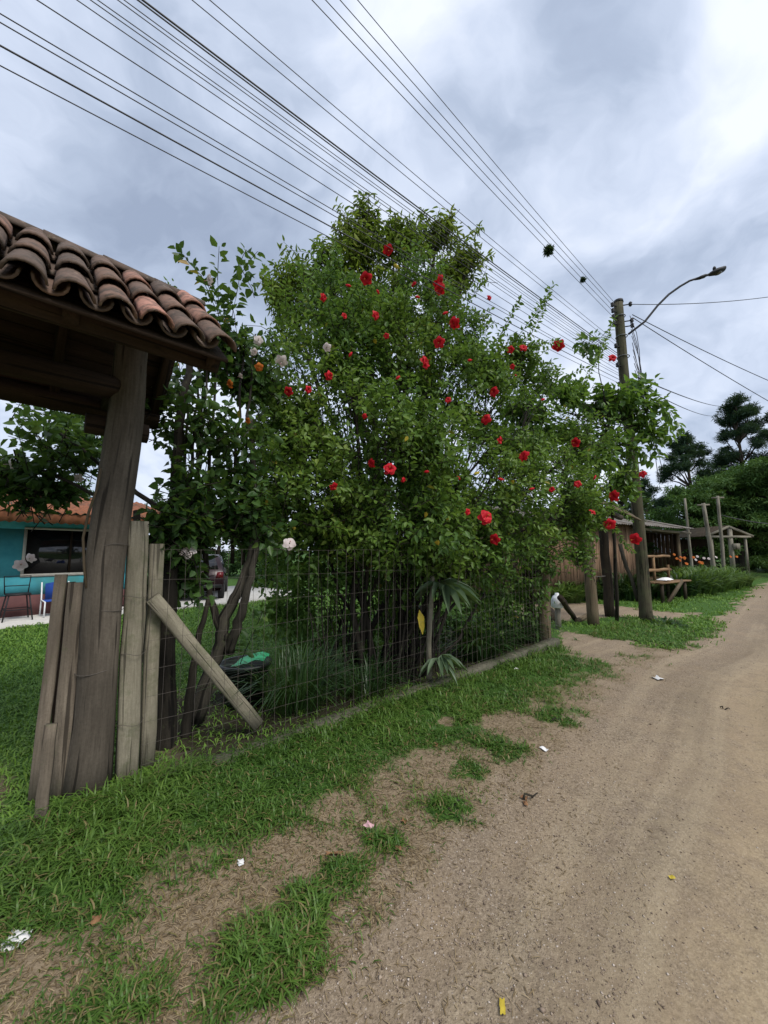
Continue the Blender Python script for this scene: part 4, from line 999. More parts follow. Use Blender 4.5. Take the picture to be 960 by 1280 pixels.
cable(455, 172, 0, .006, 'thin cable touching the thick one at the bundle\'s right edge')
cable(458, 155, 0, .0036, 'fifth cable from the left edge of the dense bundle above the bush')
cable(461, 147, 0, .0036, 'fourth cable from the left edge of the dense bundle above the bush')
cable(464, 122, 0, .0036, 'third cable from the left edge of the dense bundle above the bush')
cable(467, 113, 0, .0036, 'second cable from the left edge of the dense bundle above the bush')
cable(470, 96, 0, .0036, 'left edge cable of the dense bundle above the bush')
cable(474, 46, 0, .0040, 'single cable leaving the top of the photo left of the dense bundle')
cable(478, 0, 17, .0040, 'uppermost of the four cables that leave the photo on its left side')
cable(481, 0, 28, .0040, 'second from top of the four cables leaving on the left side')
cable(486, 0, 57, .006, 'third from top of the four cables leaving on the left side')
cable(491, 0, 82, .0040, 'lowest cable on the left side, running closest to the tile roof')
def cable2(a, b, rad, label, sag=.1, grp='cables leaving the pole to the right'):
    n = 18; m = MB(); m.tube([a + (b - a) * f - V(0, 0, sag * 4 * f * (1 - f)) for f in np.linspace(0, 1, n)], rad, 5); tag(m.build('service_cable', M['rubber'], None, a), label, 'cable', grp)
cable2(poleat(384) + V(.24, -.1, 0), at(1060, 352, 11), .009, 'thin cable rising from the pole head past the lamp arm', .22)
cable2(poleat(398) + V(.26, -.1, 0), at(1040, 508, 13), .010, 'upper of the two cables descending to the right from the pole', .12)
cable2(poleat(402) + V(.26, -.1, 0), at(1040, 545, 13), .010, 'lower of the two cables descending to the right from the pole', .1)
cable2(poleat(480) + V(.2, -.1, 0), at(905, 508, 30), .016, 'faint far cable running from the pole towards the tall pine, upper one', .2)
cable2(poleat(490) + V(.2, -.1, 0), at(890, 520, 30), .014, 'faint far cable running from the pole towards the tall pine, lower one', .2)
cable2(poleat(408) + V(-.2, -.1, 0), at(735, 438, 11.5), .008, 'short stay wire slanting down left from the pole head', .02)
cable2(at(902, 644, 20), at(1000, 656, 19), .02, 'pale low line from the middle trio pole towards the right', .15)
def tuft(pts, px, py, size, label):
    P = np.array(pts); best = None
    for p, q in zip(P[:-1], P[1:]):
        for f in np.linspace(0, 1, 20):
            x = p + (q - p) * f; rel = x - V(0, 0, CAM_H); c, s = math.cos(PITCH), math.sin(PITCH)
            dep = rel[1] * c + rel[2] * s
            if dep < .5: continue
            u = 480 + F * rel[0] / dep; v = 640 - F * (rel[2] * c - rel[1] * s) / dep; e = (u - px) ** 2 + (v - py) ** 2
            if best is None or e < best[0]: best = (e, x)
    c = best[1]; n = int(260); D = nrm(rng.normal(size=(n, 3))); v, l, z, r = leaves(np.repeat(c[None], n, 0) + D * size * .28 * rng.random((n, 1)), D, rng.normal(size=(n, 3)), size * rng.uniform(.2, .62, n), np.full(n, size * .14), rng.random(n) * .3, .25)
    tag(mesh_obj('air_plant', v, l, z, M['pine'], None, c, rnd=r), label, 'plant', 'air plants on the bare wires')
tuft(PW[3], 681, 317, .17, 'larger dark air plant tuft on the leftmost bare wire')
tuft(PW[2], 726, 352, .11, 'smaller dark air plant tuft nearer to the pole')
# ================================================================== large flowering shrubs behind the fence
def red_shrub():
    base = at(480, 812, 5.2); base[2] = 0
    root = empty('hibiscus_shrub', base, 'huge dense hibiscus shrub covered in red flowers behind the wire fence', 'shrub')
    c = Crown()
    L = [(435,425,5.2,85,80,.75,300),(510,430,5.4,85,85,.8,300),(395,490,4.9,85,75,.75,260),(570,480,5.6,75,75,.8,230),(480,545,4.8,120,80,.9,420),(635,535,6.2,70,62,.8,190),
         (600,610,5.6,105,66,.85,360),(690,585,6.6,58,62,.7,170),(395,610,4.5,85,85,.65,300),(505,655,4.6,105,66,.65,330),(625,665,5.6,72,52,.6,190),(705,640,6.7,50,42,.5,140),
         (425,360,5.7,75,50,.7,180),(500,365,5.8,70,60,.7,170),(355,420,5.3,40,75,.6,120),(730,610,7.2,42,40,.5,90),(665,480,6.6,45,40,.5,75),(590,420,5.9,40,50,.5,85),(720,690,6.9,26,18,.3,34),(360,530,4.9,60,70,.6,150),(545,560,5.2,70,60,.6,170),(690,475,6.8,46,38,.45,90),(735,545,7.2,44,44,.45,100),(660,560,6.3,50,44,.5,110),(650,440,6.2,38,36,.4,70),(610,470,5.9,44,50,.5,100),(735,650,7.1,36,32,.4,70),(680,690,6.5,42,28,.4,70),(340,600,4.7,40,60,.5,90),(570,700,5.3,60,30,.4,80)]
    stems = []
    for l in L:
        c.lobe(*l[:6], int(l[6] * .74), tl=.48, up=.42, gap=.45, gsc=2.1); stems.append(c.lobes[-1])
    fill = Crown()
    for l in [(455,700,5.3,110,70,.7,170),(380,690,4.9,70,60,.6,110),(560,700,5.7,70,50,.6,110),(455,600,6.0,120,80,.7,190),(600,650,6.7,90,50,.6,80),(450,500,6.3,80,70,.6,80),(420,770,5.7,110,60,.5,120),(540,770,6.2,90,50,.5,110),(630,745,6.7,60,45,.5,110),(370,740,5.4,60,60,.4,70)]:
        fill.lobe(*l[:6], l[6], tl=.5, up=.3, gap=.2)
    A_ = at
    for sh in ([(600,480,5.9),(640,430,5.9),(668,395,5.9),(692,356,5.9)],[(640,440,5.9),(664,418,5.9),(686,372,5.9)],[(625,460,6),(655,430,6),(700,428,6)],[(700,520,6.8),(735,470,7.2),(752,440,7.4),(768,398,7.4)],[(600,470,6),(620,425,6),(650,375,6)],
               [(560,420,5.6),(590,372,5.6),(604,350,5.6)],[(720,610,7),(762,622,7.3),(790,650,7.4)],[(730,600,7.2),(780,590,7.6),(806,590,7.6)],[(600,690,5),(570,675,4.7),(530,672,4.5)],[(540,665,4.5),(580,668,4.5),(625,700,4.6)],[(560,640,4.7),(610,690,4.6)],
               [(360,420,5.3),(340,370,5.2),(330,335,5.2)],[(700,650,6.6),(752,640,7),(790,690,7.1)]):
        c.shoot([A_(*p) for p in sh])
    leaf_obj('foliage', c, M['hib'], root, per=14, size=.086, aspect=.56, droop=.18, droopdir=.15)
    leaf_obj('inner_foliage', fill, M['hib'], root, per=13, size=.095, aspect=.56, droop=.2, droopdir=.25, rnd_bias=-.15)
    twig_obj('twig_growth', c, M['bark'], root)
    for k, st in enumerate(stems[:16] + stems[21:27]):
        m = MB(); branches(m, base + V(random.uniform(-.55, .55), random.uniform(-.3, .3), 0), c, [st], .040 if k < 6 else .028, per=9); m.build('stem', M['bark'], root)
    # bare shoots at the shrub's foot
    m = MB()
    for k in range(46):
        p = base + V(random.uniform(-.9, .9), random.uniform(-.75, .25), 0); p = p - V(FN[0], FN[1], 0) * max(0, fence_s(p[0], p[1]) + .35); q = p + V(random.uniform(-.35, .35), random.uniform(.0, .3), random.uniform(.8, 1.9)); m.tube(wavy(p, q, 5, .03), np.linspace(.013, .005, 5), 5, cap=False)
    m.build('stem', M['bark'], root)
    reds = [(458,348,17),(548,352,20),(549,362,18),(405,372,10),(470,394,14),(485,312,14),(567,404,16),(549,428,17),(531,453,18),(483,420,9),(412,470,13),(361,489,12),(385,487,11),(517,355,9),(698,432,17),(607,524,15),(655,570,14),(720,553,14),(618,490,14),(624,551,10),(465,579,13),(487,587,18),(417,608,11),(608,646,18),(619,674,14),(768,620,16),(762,655,14),(793,674,14),(765,448,10),(803,592,10),(612,372,8),(640,458,8),(654,435,10),(638,437,9),(722,605,10),(690,612,9),(740,640,9),(505,600,7),(560,500,8),(430,395,9),(455,520,7),(585,640,8)]
    flowers(root, 'red_flower', reds, c.lobes, 6.6, [M['red'], M['pollen'], M['hib']], True)
    for (px, py) in ((432,356),(474,368),(525,372),(560,390),(590,450),(646,470),(676,500),(500,470),(440,440),(630,600),(668,610),(575,600),(530,590),(742,600)):
        p, f = hit_lobes(px, py, c.lobes, 6.3); d = unit(V(random.uniform(-1, 1), random.uniform(-.6, .2), random.uniform(-.7, .9))); m = MB(); L = random.uniform(.05, .08)
        m.tube([p, p + d * L * .35, p + d * L * .75, p + d * L * 1.1], [.006, .015, .017, .004], 6, rnd=.6); m.build('bud', M['red'], root, smooth=True)
    yl = [(545,676,12),(533,640,9),(470,430,9),(600,590,8),(560,650,8),(640,600,7),(510,545,8),(492,330,10)]
    for (px, py, sp) in yl:
        p, f = hit_lobes(px, py, c.lobes, 5.5); v, l, z, r = leaves(p[None], rng.normal(size=(1, 3)) + V(0, 0, -.8), -f[None] + rng.normal(size=(1, 3)) * .3, np.array([sp / F * p[1]]), np.array([sp / F * p[1] * .6]), np.array([.5]))
        mesh_obj('yellow_leaf', v, l, z, M['yellowleaf'], root)
red_shrub()

def pale_shrub():
    Yb = 3.35; base = at(212, 930, Yb); base[2] = 0
    root = empty('hibiscus_shrub', base, 'open leggy hibiscus shrub with large leaves and pale pink flowers beside the gate post', 'shrub')
    c = Crown()
    for l in [(275,430,3.9,42,55,.35,48),(262,520,3.6,58,62,.42,36),(305,560,3.8,48,75,.4,50),(235,605,3.4,50,55,.35,40),(215,665,3.4,48,34,.3,55),(250,650,3.6,40,40,.3,50),(222,712,3.6,38,34,.3,46),(315,640,3.8,52,52,.4,90),(75,560,3.7,85,42,.45,55),(205,520,3.7,32,55,.3,22),(330,460,4.3,42,60,.4,60),(20,590,3.6,45,32,.35,45),(55,612,3.7,55,16,.3,40),(110,530,4.1,60,35,.4,26),(225,650,3.3,40,35,.3,40),(300,460,4.2,50,50,.4,45),(215,470,3.9,40,40,.3,16),(60,510,4.3,60,25,.35,16)]:
        c.lobe(*l[:6], l[6], tl=.42, up=.5, gap=.30, gsc=2.4)
    lob = list(c.lobes)
    for sh in ([(285,470,3.8),(272,390,3.8),(252,345,3.8),(222,312,3.8)],[(275,430,3.8),(272,350,3.8),(274,308,3.8)],[(290,400,3.8),(300,345,3.8),(322,314,3.8)],[(318,372,3.9),(300,330,3.9),(308,312,3.9)],[(270,380,3.8),(258,350,3.8)],[(300,440,3.8),(290,380,3.8),(283,368,3.8)],[(120,600,3.7),(60,560,3.7),(10,545,3.7)],[(150,590,3.7),(85,530,3.8),(20,505,3.9)],[(210,700,3.3),(240,690,3.2),(252,745,3.2)],[(300,830,3.7),(330,760,3.6)],[(230,760,3.3),(262,740,3.2)]):
        c.shoot([at(*p) for p in sh], .2)
    leaf_obj('foliage', c, M['hib_dark'], root, per=9, size=.10, aspect=.66, droop=.2, droopdir=.2, petiole=.3, updir=.6, rnd_bias=.02)
    twig_obj('twig_growth', c, M['bark'], root, .005, .0028)
    def limb(pts, r0, r1, mat='bark', jit=.09):
        P = [at(*p) for p in pts]; P = np.array(P); P[0][2] = min(P[0][2], 0) if pts[0][1] > 900 else P[0][2]
        m = MB(); n = len(P); t = np.linspace(0, n - 1, n * 4); Q = np.stack([np.interp(t, np.arange(n), P[:, k]) for k in range(3)], 1) + rng.normal(size=(len(t), 3)) * .006
        m.tube(Q, np.linspace(r0, r1, len(t)), 11, jit=jit); m.build('trunk', M[mat], root, smooth=True)
    limb([(208,950,3.35),(207,860,3.35),(209,780,3.36),(213,700,3.4),(220,600,3.5),(228,500,3.6),(240,440,3.7)], .085, .03)
    limb([(200,880,3.36),(190,840,3.36),(183,800,3.38),(180,740,3.4),(170,640,3.6)], .065, .03)
    limb([(244,900,3.7),(262,840,3.7),(272,815,3.7),(282,770,3.7),(300,735,3.72),(316,690,3.75),(318,620,3.8),(312,520,3.9)], .075, .022, 'bark_pale')
    limb([(283,800,3.7),(272,780,3.68),(262,745,3.68),(256,700,3.65),(250,600,3.6)], .040, .018)
    limb([(285,815,3.7),(298,780,3.66),(308,745,3.62),(318,700,3.7),(328,640,3.8)], .050, .02, 'bark_pale')
    limb([(232,930,3.5),(238,860,3.5),(248,800,3.5),(262,745,3.5)], .045, .018)
    for (x, d) in ((236,3.6),(246,3.62),(258,3.66),(226,3.6),(290,3.8),(302,3.9),(243,3.9)):
        limb([(x,705,d),(x + 2,600,d),(x + 10,500,d + .1),(x + 16,420,d + .15)], .020, .008)
    limb([(205,640,3.5),(150,600,3.6),(100,560,3.7),(60,530,3.75)], .025, .009)
    limb([(205,700,3.5),(120,620,3.6),(60,590,3.65),(15,575,3.65)], .022, .008)
    wh = [(362,679,21),(235,688,22),(352,452,18),(408,434,15),(262,350,16),(26,706,17),(37,698,13),(323,425,15),(318,440,14),(98,598,13),(14,580,17),(300,470,8)]
    flowers(root, 'pale_flower', [(a, b, c_ * .85) for a, b, c_ in wh], lob, 3.3, [M['white_petal'], M['red'], M['hib']])
    flowers(root, 'orange_flower', [(288,480,13),(324,459,11),(310,526,8)], lob, 3.3, [M['orange_petal'], M['pollen'], M['hib']])
pale_shrub()

def back_tree():
    base = V(.35, 7.3, 0); root = empty('drooping_tree', base, 'taller light green tree with drooping leaves rising behind the red hibiscus', 'tree')
    c = Crown()
    for l in [(452,300,7.0,44,50,.55,170),(455,262,7.0,22,24,.3,40),(500,310,7.2,44,46,.55,140),(548,290,7.4,32,30,.4,90),(584,330,7.3,30,28,.4,80),(560,345,7.3,34,34,.4,90),(398,335,6.8,56,40,.6,170),(420,385,6.9,80,50,.6,190),(490,380,7.0,70,55,.6,170),(350,360,6.7,26,34,.4,60),(540,390,7.2,45,45,.5,80)]:
        c.lobe(*l[:6], int(l[6] * .66), tl=.62, up=.35, gap=.46, gsc=2.4)
    for sh in ([(452,290,7),(450,262,7),(448,240,7)],[(440,290,7),(432,268,7),(420,255,7)],[(545,300,7.3),(548,270,7.3)],[(470,280,7),(468,262,7)],[(500,300,7.2),(515,272,7.2)],[(530,290,7.3),(528,262,7.3)],[(575,310,7.3),(590,288,7.3),(602,282,7.3)],[(590,330,7.3),(615,318,7.3)],[(410,320,6.9),(395,300,6.9)],[(370,340,6.8),(352,322,6.8)],[(440,300,7),(420,282,7)]): c.shoot([at(*p) for p in sh])
    leaf_obj('foliage', c, M['tree_leaf'], root, per=15, size=.135, aspect=.34, droop=.25, droopdir=.75, updir=.5, rnd_bias=.08)
    m = MB(); branches(m, base, c, c.lobes, .075, per=9); m.build('trunk', M['bark'], root)
    twig_obj('twig_growth', c, M['bark'], root, .006, .003)
back_tree()

def vine():
    base = V(PB[0] - .75, PB[1] - .1, 0); root = empty('climbing_shrub', base, 'broad leaved bright green climber spreading across the utility pole', 'shrub')
    c = Crown()
    for l in [(705,496,8.0,50,22,.45,64),(755,500,8.3,44,24,.4,52),(795,508,8.4,38,20,.4,36),(775,556,8.4,36,30,.4,32),(735,555,8.0,40,34,.4,46),(680,535,7.8,40,32,.4,46),(655,505,7.6,34,24,.4,30),(800,480,8.4,16,12,.3,8),(818,540,8.4,28,14,.3,20),(783,600,8.5,18,26,.25,22),(690,500,7.8,34,24,.3,34),(740,430,8.0,20,14,.2,9)]:
        c.lobe(*l[:6], l[6], tl=.4, up=.1, gap=.28)
    for sh in ([(790,500,8.4),(815,498,8.4),(838,515,8.4),(848,535,8.4)],[(790,520,8.4),(815,545,8.4),(822,565,8.4)],[(790,490,8.4),(808,478,8.4),(820,476,8.4)],[(800,560,8.4),(815,575,8.4)]): c.shoot([at(*p) for p in sh], .16)
    leaf_obj('foliage', c, M['vine'], root, per=8, size=.185, aspect=.62, droop=.22, droopdir=.35, petiole=.35, updir=1.1, jitter=.45)
    twig_obj('twig_growth', c, M['bark'], root, .007, .003)
    m = MB(); m.tube(wavy(base, at(760, 520, 8.35), 9, .03), np.linspace(.045, .02, 9), 8, jit=.1)
    A, Mx, B = c.cat(); top = at(760, 520, 8.35)
    for i in rng.choice(len(A), 40, False): m.tube(wavy(top + V(0, 0, random.uniform(-.8, 0)), A[i], 5, .03), np.linspace(.016, .006, 5), 5, cap=False)
    m.build('stem', M['bark'], root)
vine()

# ------------------------------------------------------------------ small plants at the fence foot
def clump(name, c, n, L0, L1, W, mat, label, cat, spread=.25, leanr=(.15, .8), grp=None, curl=1.0, bias=0.):
    c = np.asarray(c, float); a = rng.random(n) * 6.283; rr = spread * rng.random(n) ** .6
    P = np.stack([c[0] + np.cos(a) * rr, c[1] + np.sin(a) * rr, np.full(n, c[2] - .02)], 1)
    v, l, z, r = blade_mesh(P, a + rng.normal(size=n) * .5, rng.uniform(L0, L1, n), W * rng.uniform(.7, 1.2, n), rng.uniform(*leanr, n) * curl, np.clip(rng.normal(.45 + bias, .2, n), 0, 1))
    return tag(mesh_obj(name, v, l, z, mat, None, c, rnd=r), label, cat, grp)
g = ground(372, 895); clump('lemongrass_clump', (g[0] - .05, g[1] + .22, 0), 420, .55, 1.15, .012, M['strap'], 'tall thin bladed grass clump behind the mesh beside the black tub', 'grass clump', .28, (.1, .7))
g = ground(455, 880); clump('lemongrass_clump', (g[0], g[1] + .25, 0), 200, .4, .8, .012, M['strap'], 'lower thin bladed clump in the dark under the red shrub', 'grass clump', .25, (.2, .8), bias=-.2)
for (px, py, n, lab) in ((615, 830, 230, 'dark strap leaved clump nearest to the fan leaved plant'), (640, 815, 260, 'dense dark strap leaved clump midway before the fence end posts'), (664, 806, 200, 'bright edged strap leaved clump beside the dark fence end post')):
    g = ground(px, py); clump('strap_leaf_clump', (g[0] - .12, g[1] + .28, .02), n, .5, .95, .030, M['strap'], lab, 'plant', .25, (.15, .75), 'strap leaved clumps along the kerb')
def fan_plant():
    b = ground(545, 862); b = V(b[0] - .06, b[1] + .16, 0); root = empty('fan_leaf_plant', b, 'young palm like plant with drooping grey green fan leaves at the kerb', 'plant')
    m = MB(); st = [b, b + V(0, 0, .5), at(541, 720, b[1])]; m.tube(np.array(st), [.035, .032, .028], 9, jit=.06); m.build('stem', M['post_pale'], root)
    def fan(c, d, n, L, name='fan_leaf'):
        d = unit(d); s = unit(np.cross(d, V(0, 0, 1))); an = np.linspace(-1.0, 1.0, n); c = np.asarray(c)
        D = np.array([d * math.cos(a) + s * math.sin(a) + V(0, 0, -.25 - .25 * abs(a)) for a in an]); N = np.array([V(0, 0, 1) - d * .1] * n)
        v, l, z, r = leaves(np.repeat(c[None], n, 0), D, N, np.full(n, L) * rng.uniform(.8, 1.1, n), np.full(n, L * .20), rng.random(n), .35, .06); mesh_obj(name, v, l, z, M['palm'], root, rnd=r)
    fan(at(556, 730, b[1] - .05), V(.8, -.6, .3), 8, .50); fan(at(552, 726, b[1] + .05), V(.9, .2, .3), 7, .48); fan(at(548, 728, b[1]), V(-.6, -.5, .2), 5, .4)
    fan(at(552, 818, b[1] - .08), V(.7, -.7, .25), 7, .34); fan(at(546, 822, b[1] - .1), V(-.2, -.9, .2), 4, .36)
    p = at(524, 762, b[1] - .12); v, l, z, r = leaves(p[None], V(.15, -.1, -1)[None], V(.2, -1, 0)[None], np.array([.30]), np.array([.09]), np.array([.5]), .1, .06); mesh_obj('yellow_leaf', v, l, z, M['yellowleaf'], root)
fan_plant()
def tub():
    g = ground(292, 893); c = V(g[0] + .0, g[1] + .28, 0); root = empty('plastic_tub', c, 'black plastic tub with a green cover behind the mesh fence', 'tub')
    n = 26; ring = lambda r_, z: [c + V(math.cos(a) * r_, math.sin(a) * r_, z) for a in np.linspace(0, 6.283, n + 1)[:-1]]
    m = MB(); v = ring(.20, 0) + ring(.25, .40) + ring(.275, .40) + ring(.275, .43) + ring(.245, .43) + ring(.22, .34)
    m.add(v, [(i * n + j, i * n + (j + 1) % n, (i + 1) * n + (j + 1) % n, (i + 1) * n + j) for i in range(5) for j in range(n)] + [tuple(range(n))[::-1], tuple(range(5 * n, 6 * n))]); m.build('tub_body', M['black_plastic'], root)
    m = MB(); v = []; N = 9
    for i in range(N):
        for j in range(N): x, y = (i / (N - 1) - .5) * .34, (j / (N - 1) - .5) * .26; v.append(c + V(x + .06, y, .455 + .035 * math.sin(9 * x + 4 * y) + .02 * random.random() - .5 * max(0, abs(x) - .12)))
    fs = [(i * N + j, (i + 1) * N + j, (i + 1) * N + j + 1, i * N + j + 1) for i in range(N - 1) for j in range(N - 1)]
    m.add(v, fs); m.build('cover', M['green_plastic'], root)
tub()

# ================================================================== right hand side beyond the drive
def far_gate():
    gB = ground(742, 781); gC = ground(763, 771); root = empty('log_gateway', (gB + gC) / 2, 'two log posts carrying a small overgrown plank roof beside the drive', 'gateway')
    m = MB(); m.tube(wavy(gB - V(0, 0, .1), gB + V(-.04, 0, 2.75), 8, .008), np.linspace(.125, .11, 8), 14, jit=.04, rnd=.7); m.build('post', M['log'], root, smooth=True)
    m = MB(); m.tube(wavy(gC - V(0, 0, .1), gC + V(-.08, 0, 2.75), 8, .008), np.linspace(.12, .10, 8), 14, jit=.04, rnd=.0); m.build('post', M['log_dark'], root, smooth=True)
    a, b = at(715, 612, 8.3), at(800, 648, 8.2); d = unit(b - a)
    for k in range(4):
        m = MB(); o = V(0, .19 * k, .10 * k - .02); m.beam(a + o, b + o + V(0, .02, 0), .19, .03, (0, -.4, 1), seg=4, wob=.01, jit=.04); m.build('roof_plank', M['log'], root)
    m = MB(); m.tube([gB + V(-.3, -.05, 2.62), gB + V(1.0, .7, 2.52), gC + V(.6, .3, 2.5)], .07, 9, jit=.05); m.build('beam', M['log_dark'], root)
    m = MB(); m.tube([gB + V(.1, -.02, 1.05), gC + V(-.05, 0, 1.0)], .012, 5); m.build('rail', M['wire'], root)
far_gate()
def log(name, p, q, r_, mat, label, grp='logs lying about by the drive'):
    p = np.asarray(p, float); m = MB(); m.tube(wavy(p, q, 6, .01), np.linspace(r_, r_ * .85, 6), 10, jit=.06); tag(m.build(name, M[mat], None, p), label, 'log', grp)
log('fallen_log', at(700, 747, 7.9), ground(719, 777) + V(0, 0, .05), .06, 'log_dark', 'dark pole slanting down behind the white capped stake')
log('fallen_log', ground(722, 779) + V(0, 0, .05), ground(740, 770) + V(0, 0, .10), .06, 'log', 'short grey brown log lying at the foot of the lighter gate post')
log('fallen_log', ground(690, 778) + V(0, 0, .09), ground(697, 772) + V(0, .5, .09), .13, 'log_dark', 'thick dark stump end lying beside the fence end post')
log('fallen_log', at(775, 680, 9.4), at(797, 752, 9.3), .045, 'bark_pale', 'grey forked branch leaning against the utility pole')
def stake():
    g = ground(698, 785); root = empty('capped_stake', g, 'square stake with a white plastic jug upturned on top', 'stake')
    m = MB(); m.beam(g - V(0, 0, .1), g + V(0, 0, .50), .10, .10, (0, -1, 0)); m.build('stake', M['pole_pale'], root)
    m = MB(); m.tube([g + V(0, 0, .42), g + V(0, 0, .44), g + V(0, 0, .60), g + V(0, 0, .66), g + V(0, 0, .69), g + V(0, 0, .73)], [.10, .125, .12, .09, .045, .04], 14, rnd=.5); m.build('jug', M['white_plastic'], root, smooth=True)
stake()

SU = unit(V(5.9, 3.5, 0)); SN = V(SU[1], -SU[0], 0)    # shed wall direction / towards the road
S0 = V(4.1, 11.9, 0); SL = 7.0
def shed():
    root = empty('plank_shed', S0, 'long shed of upright brown planks with an open corner porch', 'shed')
    P = lambda u, v, z: S0 + SU * u + SN * v + V(0, 0, z)
    m = MB(); u = 0
    while u < SL:
        w = random.uniform(.13, .22); z1 = 2.65 + random.uniform(-.03, .03)
        m.beam(P(u + w / 2, random.uniform(-.008, .008), .28 + random.uniform(-.06, .04)), P(u + w / 2 + random.uniform(-.012, .012), 0, z1), w - .012, .025, SN, rnd=random.random() ** .8); u += w
    m.build('wall', M['plank'], root)
    m = MB(); m.beam(P(0, -.04, .35), P(SL, -.04, .35), .1, .08); m.beam(P(0, -.05, 2.5), P(SL, -.05, 2.5), .1, .08); m.build('wall_rail', M['porch_in'], root)
    # dark shuttered openings seen between the posts
    for uu in (1.1, 3.2):
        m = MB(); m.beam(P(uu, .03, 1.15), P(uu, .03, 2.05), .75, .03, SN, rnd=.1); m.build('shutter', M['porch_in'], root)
    # porch at the far end
    PW_ = 3.7; PD = 2.2
    m = MB(); u = SL
    while u < SL + PW_:
        w = random.uniform(.13, .2); m.beam(P(u + w / 2, -PD, .45), P(u + w / 2, -PD, 2.75), w - .01, .025, SN); u += w
    v = 0
    while v < PD:
        w = random.uniform(.13, .2); m.beam(P(SL, -v - w / 2, .45), P(SL, -v - w / 2, 2.7), w - .01, .025, SU); v += w
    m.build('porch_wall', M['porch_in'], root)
    m = MB(); m.beam(P(SL + .9, -PD + .03, .5), P(SL + .9, -PD + .03, 2.3), .8, .03, SN, rnd=.2); m.build('door', M['gate_dark'], root)
    m = MB()
    for k in range(12): v = -PD + .1 + k * .19; m.beam(P(SL - .0, v, .46), P(SL + PW_, v, .46), .18, .035)
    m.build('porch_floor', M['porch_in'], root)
    m = MB(); v = 0
    while v < PD:
        w = random.uniform(.13, .2); m.beam(P(SL + PW_, -v - w / 2 - .08, .45), P(SL + PW_, -v - w / 2 - .08, 2.55), w - .01, .025, SU); v += w
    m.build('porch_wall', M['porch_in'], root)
    for u, v in ((SL + PW_ - .1, 0), (SL + PW_ - .1, -PD), (SL + .05, .02)):
        m = MB(); m.tube([P(u, v, 0), P(u, v, 1.4), P(u, v, 2.55)], [.085, .08, .075], 10, jit=.04, rnd=.8); m.build('porch_post', M['log'], root, smooth=True)
    m = MB(); m.beam(P(SL - .3, .06, 2.55), P(SL + PW_ + .5, .06, 2.47), .16, .09); m.build('porch_beam', M['pole_pale'], root)
    m = MB(); m.beam(P(SL + PW_ - .1, .5, 2.42), P(SL + PW_ - .1, -PD, 2.62), .12, .09); m.build('porch_beam', M['pole_pale'], root)
    # sheet roof, two pitches with ragged sheets
    m = MB()
    for k in range(11):
        u0 = -.4 + k * 1.02
        for s in (0, 1):
            e, rd = ((.55, 2.60), (-1.6, 3.18)) if s == 0 else ((-4.2, 2.5), (-1.6, 3.18)); dz = random.uniform(0, .03)
            n = 14; vs = []
            for t_ in (0, .012):
                for (vv, zz) in (e, rd):
                    for i in range(n + 1): vs.append(P(u0 + 1.07 * i / n, vv + random.uniform(-.01, .01), zz + dz + .018 * math.cos(math.pi * i) + t_))
            q = n + 1; fs = [(i, i + 1, q + i + 1, q + i) for i in range(n)] + [(2 * q + i, 3 * q + i, 3 * q + i + 1, 2 * q + i + 1) for i in range(n)] + [(i, 2 * q + i, 2 * q + i + 1, i + 1) for i in range(n)]
            m.add(vs, fs)
    m.build('roof', M['corrugate'], root)
    m = MB(); 
    for vv in (0, -4.0):
        m.beam(P(0, vv - .05, .18), P(SL, vv - .05, .18), .14, .3)
    m.build('sill_beam', M['log_dark'], root)
    m = MB(); u = 0
    while u < SL: m.beam(P(u + .1, -4.0, .28), P(u + .1, -4.0, 2.6), .19, .025, SN); u += .2
    v = 0
    while v < 4: m.beam(P(0, -v - .1, .28), P(0, -v - .1, 2.6 + .58 * (1 - abs(v - 2) / 2)), .19, .025, SU); v += .2
    m.build('wall', M['plank'], root)
shed()
def rustic_bench():
    c = ground(836, 751); c = V(c[0], c[1], 0); r_ = empty('rustic_bench', c, 'rustic plank bench table with log rails standing before the shed porch', 'bench')
    P = lambda u, v, z: c + SU * u + SN * v + V(0, 0, z)
    m = MB()
    for k in range(3): m.beam(P(-1.0, -.25 + k * .22, .62), P(1.0, -.25 + k * .22, .62 + .01 * k), .20, .045, seg=3, wob=.008)
    m.build('seat', M['rustic'], r_)
    for z, w in ((.98, .055), (1.45, .045)):
        m = MB(); m.tube(wavy(P(-1.0, -.42, z), P(1.25, -.42, z), 6, .012), w, 8, jit=.06); m.build('back_rail', M['rustic'], r_)
    for u in (-.9, .1, 1.1):
        m = MB(); m.tube([P(u, -.42, .5), P(u, -.42, 1.5 if u < .3 else 1.15)], .045, 8, jit=.05); m.build('back_post', M['rustic'], r_)
    for u, v in ((-.85, -.3), (.7, -.3), (-.85, .2), (.7, .2)):
        m = MB(); m.tube([P(u, v, -.02), P(u, v, .6)], .05, 8, jit=.05); m.build('leg', M['log_dark'], r_)
    m = MB(); m.beam(P(-.75, .30, .02), P(.35, .28, .66), .12, .06, SN); m.build('brace', M['log'], r_)
    m = MB(); q = P(-.1, -.02, .66); v = []; N = 7
    for i in range(N):
        for j in range(N): a, b = (i / (N - 1) - .5), (j / (N - 1) - .5); v.append(q + SU * a * .52 + SN * b * .3 + V(0, 0, .10 * (1 - 3.2 * max(a * a, b * b)) + random.uniform(0, .015)))
    m.add(v, [(i * N + j, (i + 1) * N + j, (i + 1) * N + j + 1, i * N + j + 1) for i in range(N - 1) for j in range(N - 1)]); tag(m.build('white_cloth', M['paper'], None, q), 'crumpled white cloth lying on the rustic bench table', 'cloth')
rustic_bench()
